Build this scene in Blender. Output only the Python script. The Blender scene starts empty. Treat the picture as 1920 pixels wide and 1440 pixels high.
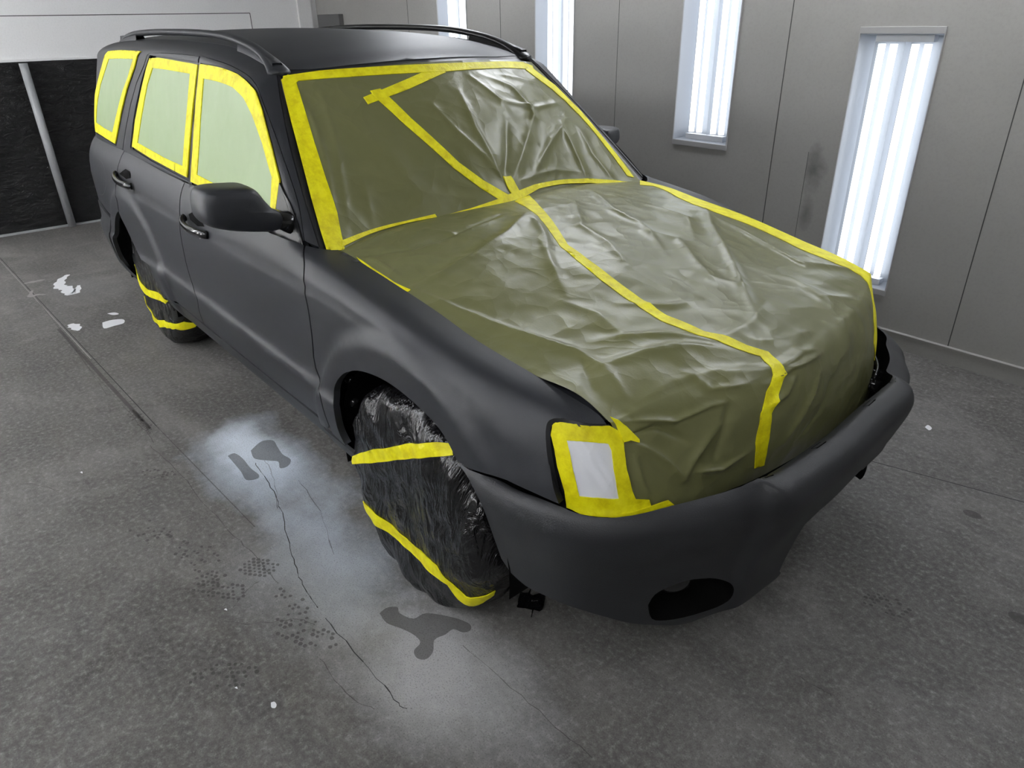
import numpy as np, math
# ---------------------------------------------------------------- surface maths
def sm(a, b, x):
    t = np.clip((np.asarray(x, float) - a) / (b - a), 0, 1)
    return t * t * (3 - 2 * t)
def cr(xs, ys, x):
    """cubic hermite through (xs, ys); ys may have trailing dims"""
    xs = np.asarray(xs, float); ys = np.asarray(ys, float); x = np.asarray(x, float)
    sh = ys.shape[1:]
    n = len(xs)
    d = (ys[1:] - ys[:-1]) / (xs[1:] - xs[:-1]).reshape((-1,) + (1,) * len(sh))
    m = np.empty_like(ys); m[0] = d[0]; m[-1] = d[-1]
    hl = (xs[1:-1] - xs[:-2]); hr = (xs[2:] - xs[1:-1])
    w = (hr / (hl + hr)).reshape((-1,) + (1,) * len(sh))
    m[1:-1] = d[:-1] * w + d[1:] * (1 - w)
    i = np.clip(np.searchsorted(xs, x) - 1, 0, n - 2)
    h = (xs[i + 1] - xs[i]); t = np.clip((x - xs[i]) / h, -0.3, 1.3)
    e = (Ellipsis,) + (None,) * len(sh)
    t = t[e]; h = h[e]
    t2 = t * t; t3 = t2 * t
    return ys[i] * (2 * t3 - 3 * t2 + 1) + m[i] * h * (t3 - 2 * t2 + t) + ys[i + 1] * (-2 * t3 + 3 * t2) + m[i + 1] * h * (t3 - t2)

# lower body side: (x, t) -> point, t = 0..10
B = [(.78, .24), (.83, .305), (.860, .42), (.872, .525), (.856, .572), (.852, .68), (.852, .79), (.849, .855), (.833, .93), (.806, .985), (.775, 1.02)]
def scl(w, rows=B): return [(y * w, z) for y, z in rows]
SLX = [-3.62, -3.54, -3.42, -3.2, -2.95, -2.5, -1.8, -1.0, -.62, -.5, -.3, 0, .2, .4, .55, .70]
FB = B[:4]
SLR = [scl(.80), scl(.895), scl(.955), scl(.99), B, B, B, B,
       B[:7] + [(.849, .858), (.832, .922), (.80, .972), (.74, .985)],
       B[:7] + [(.849, .86), (.832, .915), (.797, .957), (.70, .957)],
       B[:7] + [(.848, .855), (.832, .90), (.795, .933), (.70, .933)],
       FB + [(.852, .572), (.848, .67), (.847, .77), (.845, .835), (.830, .868), (.79, .896), (.70, .897)],
       FB + [(.850, .572), (.846, .66), (.845, .745), (.842, .805), (.825, .84), (.785, .866), (.70, .868)],
       [(.76, .24), (.81, .30), (.835, .42), (.85, .525), (.848, .59), (.846, .65), (.842, .71), (.835, .77), (.812, .81), (.77, .842), (.70, .848)],
       [(.72, .24), (.77, .30), (.80, .42), (.825, .525), (.835, .59), (.833, .645), (.825, .69), (.808, .745), (.782, .787), (.748, .82), (.70, .834)],
       [(.66, .24), (.70, .30), (.74, .42), (.765, .525), (.79, .59), (.788, .635), (.78, .675), (.762, .72), (.738, .762), (.715, .79), (.68, .81)]]
FW, RW = .04, -2.55
def SL(x, t, m=-1):
    x = np.asarray(x, float); t = np.asarray(t, float)
    rows = cr(SLX, np.array(SLR), x)              # (...,11,2)
    n = 11
    i = np.clip(np.floor(t).astype(int), 0, n - 2); f = np.clip(t - i, -.2, 1.2)[..., None]
    g = lambda k: np.take_along_axis(rows, np.clip(k, 0, n - 1)[..., None, None].repeat(2, -1), -2)[..., 0, :]
    p0, p1, p2, p3 = g(i - 1), g(i), g(i + 1), g(i + 2)
    q = .5 * ((2 * p1) + (-p0 + p2) * f + (2 * p0 - 5 * p1 + 4 * p2 - p3) * f * f + (-p0 + 3 * p1 - 3 * p2 + p3) * f ** 3)
    y, z = q[..., 0], q[..., 1]
    for cx, R, a in ((FW, .53, .022), (RW, .53, .018)):
        r = np.hypot(x - cx, (z - .33) * 1.02)
        y = y + a * (1 - sm(R - .035, R + .015, r)) * sm(.24, .4, z) * sm(.45, .60, 2.0 - z * 1.0 - .6)
        y = y - .010 * (1 - sm(.40, .425, r)) * 0
    y = y - .004 * np.exp(-((t - 7.05) / .12) ** 2) * sm(-3.6, -3.3, x) * (1 - sm(.3, .45, x))
    if m > 0:
        k = sm(-.3, .5, x); x = x - .11 * k; z = z - .03 * k; y = y - .03 * k
    return np.stack([x, m * y, z], -1)
# greenhouse side and roof: (x, t): t 0..1 belt->cant, 1..2 wrap, 2..3 roof to centre
HX = [-3.62, -3.45, -3.3, -3.0, -2.6, -1.9, -1.5, -1.25, -1.1, -1.04]
HC = [1.35, 1.415, 1.437, 1.453, 1.460, 1.455, 1.438, 1.407, 1.376, 1.356]
def zc(x):
    x = np.asarray(x, float)
    return np.where(x < -1.04, cr(HX, HC, np.minimum(x, -1.04)), 1.356 - (x + 1.04) * .861)
def ybase(z): return .775 - (z - 1.02) * .255 - (np.maximum(z - 1.02, 0)) ** 2 * .09
def rearw(x): return 1 - .11 * (1 - sm(-3.66, -3.3, x)) - .02 * (1 - sm(-3.4, -2.6, x))
def zroof(x):
    x = np.asarray(x, float)
    return np.where(x < -1.04, zc(x), 1.356 - .10 * (x + 1.04))
def SU(x, t, m=-1, Z=zc):
    x = np.asarray(x, float); t = np.asarray(t, float)
    z1 = Z(x); z0 = np.minimum(1.0, z1 - .06) - .045 * sm(-1.0, -.68, x)
    a = np.clip(t, -.3, 1); z = z0 + (z1 - z0) * a; y = ybase(z)
    w = np.clip(t - 1, 0, 1)
    yc = ybase(z1)
    ww = w * math.pi / 2 * .86
    dy = .105 * (1 - np.cos(ww)) / (1 - math.cos(math.pi / 2 * .86)); dz = .064 * np.sin(ww) / math.sin(math.pi / 2 * .86)
    y = np.where(t > 1, yc - dy, y); z = np.where(t > 1, z1 + dz, z)
    c = np.clip(t - 2, 0, 1)
    y = np.where(t > 2, (yc - .105) * (1 - c), y); z = np.where(t > 2, z1 + .064 + .036 * (1 - (1 - c) ** 2), z)
    return np.stack([x + 0 * y, m * y * rearw(x), z], -1)
def ROOF(x, s):
    """s -1..1 across"""
    x = np.asarray(x, float); s = np.asarray(s, float)
    p = SU(x, 3 - np.abs(s), -1, zroof)
    p[..., 1] = np.abs(p[..., 1]) * np.sign(s)
    return p
# curves between body and glass
RBY = [-1, -.76, -.43, 0, .44, 1]
RB = [(-.485, -.725, .945), (-.535, -.56, .963), (-.53, -.315, .978), (-.497, 0, .989), (-.55, .315, .985), (-.50, .712, .958)]
WT = [(-1.04, -.571, 1.418), (-.99, -.44, 1.43), (-.955, -.24, 1.438), (-.94, 0, 1.441), (-.97, .30, 1.434), (-1.04, .575, 1.412)]
HF = [(.64, -.695, .812), (.655, -.53, .825), (.69, -.34, .832), (.73, -.17, .832), (.70, .09, .826), (.655, .33, .82), (.535, .682, .802)]
HFU = [-1, -.76, -.49, -.25, .13, .48, 1]
BTY = [-1, -.7, -.3, 0, .4, .75, 1]
BT = [(.708, -.685, .632), (.745, -.57, .595), (.775, -.33, .56), (.775, -.05, .53), (.745, .27, .50), (.69, .50, .50), (.60, .665, .54)]
HRX = [-.485, -.30, -.16, .05, .20, .40, .58, .64]; HRZ = [.945, .928, .912, .887, .861, .846, .838, .812]
HLX = [-.50, -.346, -.21, .04, .263, .466, .535]; HLZ = [.958, .950, .930, .898, .858, .822, .802]
def seg_d(P, L):
    """P (...,2), polyline L -> distance, fraction along"""
    L = np.asarray(L, float); best = None; bf = None
    ls = np.r_[0, np.cumsum(np.hypot(*(L[1:] - L[:-1]).T))]
    for k in range(len(L) - 1):
        a, b = L[k], L[k + 1]; ab = b - a; q = ab @ ab + 1e-12
        t = np.clip(((P - a) @ ab) / q, 0, 1)
        d = np.hypot(P[..., 0] - a[0] - t * ab[0], P[..., 1] - a[1] - t * ab[1])
        f = (ls[k] + t * (ls[k + 1] - ls[k])) / ls[-1]
        if best is None: best, bf = d, f
        else:
            c = d < best; best = np.where(c, d, best); bf = np.where(c, f, bf)
    return best, bf
def folds(u, v, FL, su, sv):
    P = np.stack([np.asarray(u, float) * su, np.asarray(v, float) * sv], -1); h = 0
    for L, A, w in FL:
        L2 = [(a * su, b * sv) for a, b in L]
        d, f = seg_d(P, L2)
        h = h + A * np.exp(-(d / w) ** 1.25) * np.clip(np.sin(math.pi * np.clip(f, .04, .96)), 0, 1) ** .6
    return h
def fbm(x, y, sc, seed=0):
    r = np.random.RandomState(seed); o = 0
    for k in range(7):
        a = r.uniform(0, 2 * math.pi); f = sc * (1 + .5 * k); ph = r.uniform(0, 6.28)
        o = o + np.sin((x * math.cos(a) + y * math.sin(a)) * f + ph + 1.3 * np.sin((x * math.sin(a) - y * math.cos(a)) * f * .6 + ph * 2)) / (1 + .4 * k)
    return o / 3
TRF = {}
def WSp(u, v):
    u = np.asarray(u, float); v = np.asarray(v, float)
    b = cr(RBY, RB, u); t = cr(RBY, WT, u)
    p = b + (t - b) * v[..., None]
    k = (.028 * (1 - u * u) ** .7 + .012) * np.sin(math.pi * np.clip(v, 0, 1)) if False else .03 * np.maximum(1 - u * u, 0) * np.sin(math.pi * np.clip(v, 0, 1)) + .008 * np.sin(math.pi * np.clip(v, 0, 1))
    n = np.array([.68, 0, .73]); p = p + k[..., None] * n
    h = folds(u, v, TRF.get('ws', []), .62, .65) + .0012 * fbm(u * .62, v * .65, 22, 3) * sm(-.2, .5, u)
    h = h * sm(0, .06, 1 - np.abs(u)) * sm(0, .06, 1 - v)
    return p + h[..., None] * n
def HDp(u, v):
    """hood drape: v 0..1 on hood, 1..1.5 hanging down in front"""
    u = np.asarray(u, float); v = np.asarray(v, float)
    b = cr(RBY, RB, u); f = cr(HFU, HF, u); bt = cr(BTY, BT, u)
    vv = np.clip(v, 0, 1)
    p = b + (f - b) * vv[..., None]
    xr = HRX[0] + (HRX[-1] - HRX[0]) * vv; zr = cr(HRX, HRZ, xr)
    xl = HLX[0] + (HLX[-1] - HLX[0]) * vv; zl = cr(HLX, HLZ, xl)
    lr = RB[0][2] + (HF[0][2] - RB[0][2]) * vv; ll = RB[-1][2] + (HF[-1][2] - RB[-1][2]) * vv
    z = p[..., 2] + (1 - u) / 2 * (zr - lr) + (1 + u) / 2 * (zl - ll)
    z = z + .026 * np.maximum(1 - np.abs(u) ** 2.4, 0) * np.sin(math.pi * vv) ** 1.3
    y = p[..., 1] - .012 * np.sin(math.pi * vv) * np.where(u < 0, 1, -1) * sm(.6, 1, np.abs(u)) * np.sign(1)
    x = p[..., 0]
    w = np.clip((v - 1) / .5, 0, 1)
    q = f + (bt - f) * w[..., None]
    bul = .045 * np.sin(math.pi * w ** .6) * (1 - .95 * np.abs(u) ** 3)
    x = np.where(v > 1, q[..., 0] + bul, x); y = np.where(v > 1, q[..., 1], y); z = np.where(v > 1, q[..., 2] + .012 * np.sin(math.pi * w ** .6), z)
    h = folds(u, v, TRF.get('hd', []), .7, 1.05) + .0035 * fbm(u * .7, v * 1.05, 7, 1) + .0022 * fbm(u * .7, v * 1.05, 19, 2)
    h = h * sm(0, .07, 1 - np.abs(u)) * sm(-.001, .03, v)
    k = sm(.94, 1.06, v)
    nx = .12 + .8 * k; nz = .99 - .7 * k
    return np.stack([x + h * nx, y, z + h * nz], -1)
# front bumper (u: plan path metres-ish 0..22, t rows)
BPH = [(.25, -.862), (.45, -.864), (.55, -.858), (.64, -.842), (.71, -.80), (.77, -.728), (.815, -.645), (.853, -.56), (.885, -.47), (.925, -.40), (.945, -.2), (.952, 0)]
BPP = np.array(BPH + [(x, -y) for x, y in BPH[-2::-1]])   # 23 pts
BR = [(.125, .20), (.085, .225), (.070, .32), (.047, .43), (.017, .52), (.0, .59), (.008, .625), (.028, .645), (.062, .652), (.10, .62)]
BTOP = [-.04, -.032, -.02, -.008, -.002, 0, 0, 0, 0, 0, 0, 0]
BTOP = np.array(BTOP + BTOP[-2::-1])
def BP(u, t, raw=False):
    u = np.asarray(u, float); t = np.asarray(t, float)
    k = np.arange(23.)
    p = cr(k, BPP, u); e = 1e-2
    tg = cr(k, BPP, u + e) - cr(k, BPP, u - e)
    tgb = cr(k, BPP, u + .8) - cr(k, BPP, u - .8)
    tg = tgb / (np.linalg.norm(tgb, axis=-1, keepdims=True) + 1e-9)
    n = np.stack([-tg[..., 1], tg[..., 0]], -1); n = -n * 1.0
    # outward: for right side tangent +x -> outward -y
    n = np.stack([tg[..., 1], -tg[..., 0]], -1)
    r = cr(np.arange(10.), BR, t)
    d, z = r[..., 0], r[..., 1]
    side = 1 - sm(1.5, 5, np.minimum(u, 22 - u))
    d = d * (1 - .45 * side)
    uc = cr([2.0, 3.6, 4.8, 6.5, 7.5, 9.0], [9.5, 9.35, 9.1, 8.75, 8.6, 8.3], t)
    hu = np.minimum(u, 22 - u)
    d = d + (.016) * (1 - sm(uc - .16, uc + .12, hu)) * sm(uc - 2.5, uc - .3, hu) * sm(3, 4, t) * (1 - .75 * sm(6.6, 7.6, t))
    d = d + .034 * sm(13.0, 14.2, u) * (1 - sm(18, 19.6, u)) * sm(5.0, 7.2, t)
    z = z + cr(k, BTOP, u) * sm(3, 6, t)
    x = p[..., 0] - n[..., 0] * d; y = p[..., 1] - n[..., 1] * d
    if not raw:
        yy = np.clip(y, -.9, .9)
        x = x + cr([-.95, -.42, -.1, .2, .40, .54, .63, .70, .77, .9], [0, 0, -.03, -.055, -.055, -.06, -.078, -.080, -.088, -.09], yy)
        z = z + cr([-.95, -.42, 0, .35, .6, .9], [0, 0, -.022, -.036, -.034, -.036], yy)
        y = y - .03 * sm(-.42, .33, y)
    return np.stack([x, y, z], -1)
# wheel bag: disc domain (p, q) -> s radial; s 0..1 face, 1..1.25 shoulder, ..1.9 tread
def WB(p, q, cx=0.04, m=-1, seed=0, R=.347, yo=.874):
    p = np.asarray(p, float); q = np.asarray(q, float)
    s = np.hypot(p, q) + 1e-9; ca, sa = p / s, q / s; ang = np.arctan2(q, p)
    r = R * cr([0, .5, .8, 1.0, 1.12, 1.25, 1.6, 2.0], [0, .45, .75, .925, .985, 1.0, 1.0, .97], s)
    y = cr([0, .5, .8, 1.0, 1.12, 1.25, 1.6, 2.0], [yo - .012, yo, yo, yo - .022, yo - .055, yo - .10, yo - .18, yo - .27], s)
    w = fbm(p * .33, q * .33, 16, 11 + seed) * .007 + .004 * np.abs(fbm(p, q, 9, 5 + seed)) + .004 * np.sin(ang * 13 + 3 * np.sin(s * 4 + seed)) * sm(.3, 1, s)
    r = r + w * sm(.8, 1.1, s) * .9; y = y + w * (1 - sm(.95, 1.2, s))
    x = cx + r * ca; z = R - .003 + r * sa
    z = np.where(z < .004, .004 + (z - .004) * .08, z)
    z = np.maximum(z, .002)
    return np.stack([x, m * y, z], -1)
def WBf(p, q): return WB(p, q, FW, -1, 0)
def WBr(p, q): return WB(p, q, RW, -1, 4, .338, .838)
# headlight lens surface: (a, b) a 0..1 outboard->inboard, b 0..1 bottom->top
def HL(a, b, m=-1):
    a = np.asarray(a, float); b = np.asarray(b, float)
    bo = cr([0, .35, .7, 1, 1.6], [(.585, -.800, .640), (.66, -.765, .638), (.705, -.71, .636), (.725, -.64, .634), (.76, -.56, .634)], a)
    to = cr([0, .35, .7, 1, 1.6], [(.53, -.800, .815), (.575, -.775, .822), (.61, -.74, .82), (.645, -.685, .808), (.68, -.60, .80)], a)
    p = bo + (to - bo) * b[..., None]
    k = .012 * np.sin(math.pi * np.clip(b, 0, 1))
    p = p + k[..., None] * np.array([.7, -.6, .2])
    if m > 0: p = p * np.array([1, -1, 1])
    return p
def FLR(x, y): return np.stack([np.asarray(x, float), np.asarray(y, float), 0 * np.asarray(x, float)], -1)
def offs(fn, d, ref):
    """surface pushed d along its normal (sign chosen towards ref point)"""
    ref = np.asarray(ref, float)
    def g(a, b):
        a = np.asarray(a, float); b = np.asarray(b, float); e = 2e-3
        P = fn(a, b); n = np.cross(fn(a + e, b) - fn(a - e, b), fn(a, b + e) - fn(a, b - e))
        n /= (np.linalg.norm(n, axis=-1, keepdims=True) + 1e-12)
        s = np.sign(np.sum(n * (P - ref), -1, keepdims=True))
        return P + n * s * d
    return g

TRF.update({'hd': [([(-0.942, 0.331), (-0.922, 0.488), (-0.865, 0.646), (-0.8, 0.802), (-0.825, 0.888), (-0.874, 0.968)], 0.01125, 0.011479999999999999), ([(-0.939, 0.329), (-0.789, 0.347), (-0.603, 0.323), (-0.366, 0.253), (-0.11, 0.14)], 0.015, 0.016399999999999998), ([(-0.933, 0.086), (-0.741, 0.163), (-0.501, 0.164), (-0.205, 0.104)], -0.0125, 0.00984), ([(-0.277, 0.309), (-0.455, 0.486), (-0.567, 0.614)], 0.01, 0.014759999999999999), ([(0.23, 0.148), (-0.046, 0.319), (-0.097, 0.443), (-0.202, 0.57)], 0.01, 0.016399999999999998), ([(0.503, 0.079), (0.283, 0.289), (0.236, 0.409), (0.034, 0.579)], 0.0125, 0.01312), ([(-0.112, 0.171), (-0.247, 0.307), (-0.363, 0.41)], 0.00875, 0.00984), ([(0.828, 0.413), (0.235, 0.719), (-0.153, 0.898)], 0.01625, 0.018039999999999997), ([(0.73, 0.48), (0.69, 0.665), (0.624, 0.83), (0.932, 0.959)], 0.01125, 0.011479999999999999), ([(0.142, 0.427), (0.226, 0.544), (0.019, 0.715), (0.095, 0.799)], 0.01, 0.0205), ([(-0.458, 0.698), (-0.317, 0.759), (-0.146, 0.775)], 0.00875, 0.016399999999999998), ([(-0.72, 0.791), (-0.511, 0.86), (-0.408, 0.92)], 0.01, 0.014759999999999999), ([(-0.84, 0.878), (-0.558, 0.901), (-0.387, 0.959)], 0.01, 0.016399999999999998), ([(-0.812, 0.819), (-0.921, 0.911), (-0.988, 0.958)], -0.01, 0.011479999999999999), ([(-0.903, 0.998), (-0.7, 0.984), (-0.535, 0.992), (-0.347, 1.016)], 0.0125, 0.014759999999999999), ([(-0.941, 1.042), (-0.768, 1.116), (-0.614, 1.094), (-0.537, 1.1)], 0.0125, 0.011479999999999999), ([(-0.537, 1.1), (-0.54, 1.199), (-0.552, 1.328)], -0.01, 0.00984), ([(-0.942, 1.164), (-0.82, 1.274), (-0.691, 1.391)], 0.013749999999999998, 0.011479999999999999), ([(-0.967, 1.125), (-0.836, 1.118), (-0.697, 1.228)], -0.0125, 0.011479999999999999), ([(-0.691, 1.391), (-0.663, 1.304), (-0.577, 1.19)], 0.0125, 0.011479999999999999), ([(-0.94, 1.223), (-0.932, 1.366), (-0.892, 1.437)], 0.01, 0.00984), ([(-0.648, 1.364), (-0.503, 1.384), (-0.389, 1.347)], 0.01125, 0.011479999999999999), ([(-0.383, 1.174), (-0.295, 1.133), (-0.246, 1.063)], 0.0125, 0.011479999999999999), ([(-0.194, 1.369), (-0.157, 1.222), (-0.098, 1.111)], 0.015, 0.01312), ([(-0.091, 1.392), (0.013, 1.315), (0.029, 1.157)], -0.01, 0.01312), ([(-0.318, 1.023), (-0.168, 1.004), (-0.073, 1.023)], 0.0125, 0.00984), ([(-0.365, 1.074), (-0.265, 1.037), (-0.047, 1.041)], 0.01125, 0.00984), ([(0.117, 0.989), (0.264, 1.007), (0.526, 0.991)], 0.00875, 0.024599999999999997), ([(-0.27, 0.947), (-0.17, 0.97), (0.019, 0.984)], 0.01, 0.011479999999999999), ([(-0.408, 0.92), (-0.216, 0.898), (0.076, 0.862)], 0.00875, 0.016399999999999998), ([(0.392, 0.841), (0.322, 0.942), (0.526, 0.991)], 0.01, 0.016399999999999998), ([(-0.61, 0.605), (-0.576, 0.712), (-0.637, 0.84)], 0.0075, 0.024599999999999997), ([(-0.571, 0.083), (-0.512, 0.174), (-0.262, 0.126)], 0.01, 0.011479999999999999), ([(-0.954, 0.017), (-0.807, 0.037), (-0.665, 0.017)], 0.00875, 0.00984), ([(-0.912, 0.096), (-0.919, 0.183), (-0.927, 0.264)], 0.0075, 0.00984), ([(0.53, 0.284), (0.557, 0.461), (0.314, 0.568)], 0.01, 0.016399999999999998), ([(-0.633, 0.971), (-0.599, 1.033), (-0.452, 1.053)], 0.00875, 0.01312)], 'ws': [([(-0.936, 0.877), (-0.912, 0.667), (-0.916, 0.431), (-0.946, 0.18)], 0.009, 0.016), ([(-0.819, 0.87), (-0.825, 0.593), (-0.852, 0.349), (-0.883, 0.099)], 0.006, 0.014), ([(0.012, 0.742), (-0.034, 0.465), (-0.004, 0.116)], 0.01, 0.014), ([(-0.227, 0.687), (-0.166, 0.484), (-0.065, 0.293), (0.006, 0.114)], 0.007, 0.012), ([(0.163, 0.859), (0.266, 0.63), (0.498, 0.555), (0.943, 0.645)], 0.01, 0.014), ([(0.063, 0.119), (0.273, 0.312), (0.467, 0.511), (0.431, 0.737), (0.246, 0.864)], 0.014, 0.018), ([(0.223, 0.105), (0.47, 0.291), (0.774, 0.498)], 0.01, 0.014), ([(0.627, 0.034), (0.651, 0.286), (0.679, 0.452)], 0.01, 0.012), ([(0.809, 0.013), (0.777, 0.206), (0.832, 0.415)], 0.009, 0.012), ([(0.104, 0.094), (0.416, 0.11), (0.649, 0.072)], 0.008, 0.012), ([(-0.753, 0.036), (-0.748, 0.165), (-0.738, 0.312)], 0.005, 0.016), ([(0.373, 0.858), (0.723, 0.793), (0.802, 0.635)], 0.006, 0.012), ([(-0.004, 0.116), (0.117, 0.298), (0.233, 0.508)], -0.012, 0.02)]})
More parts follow.
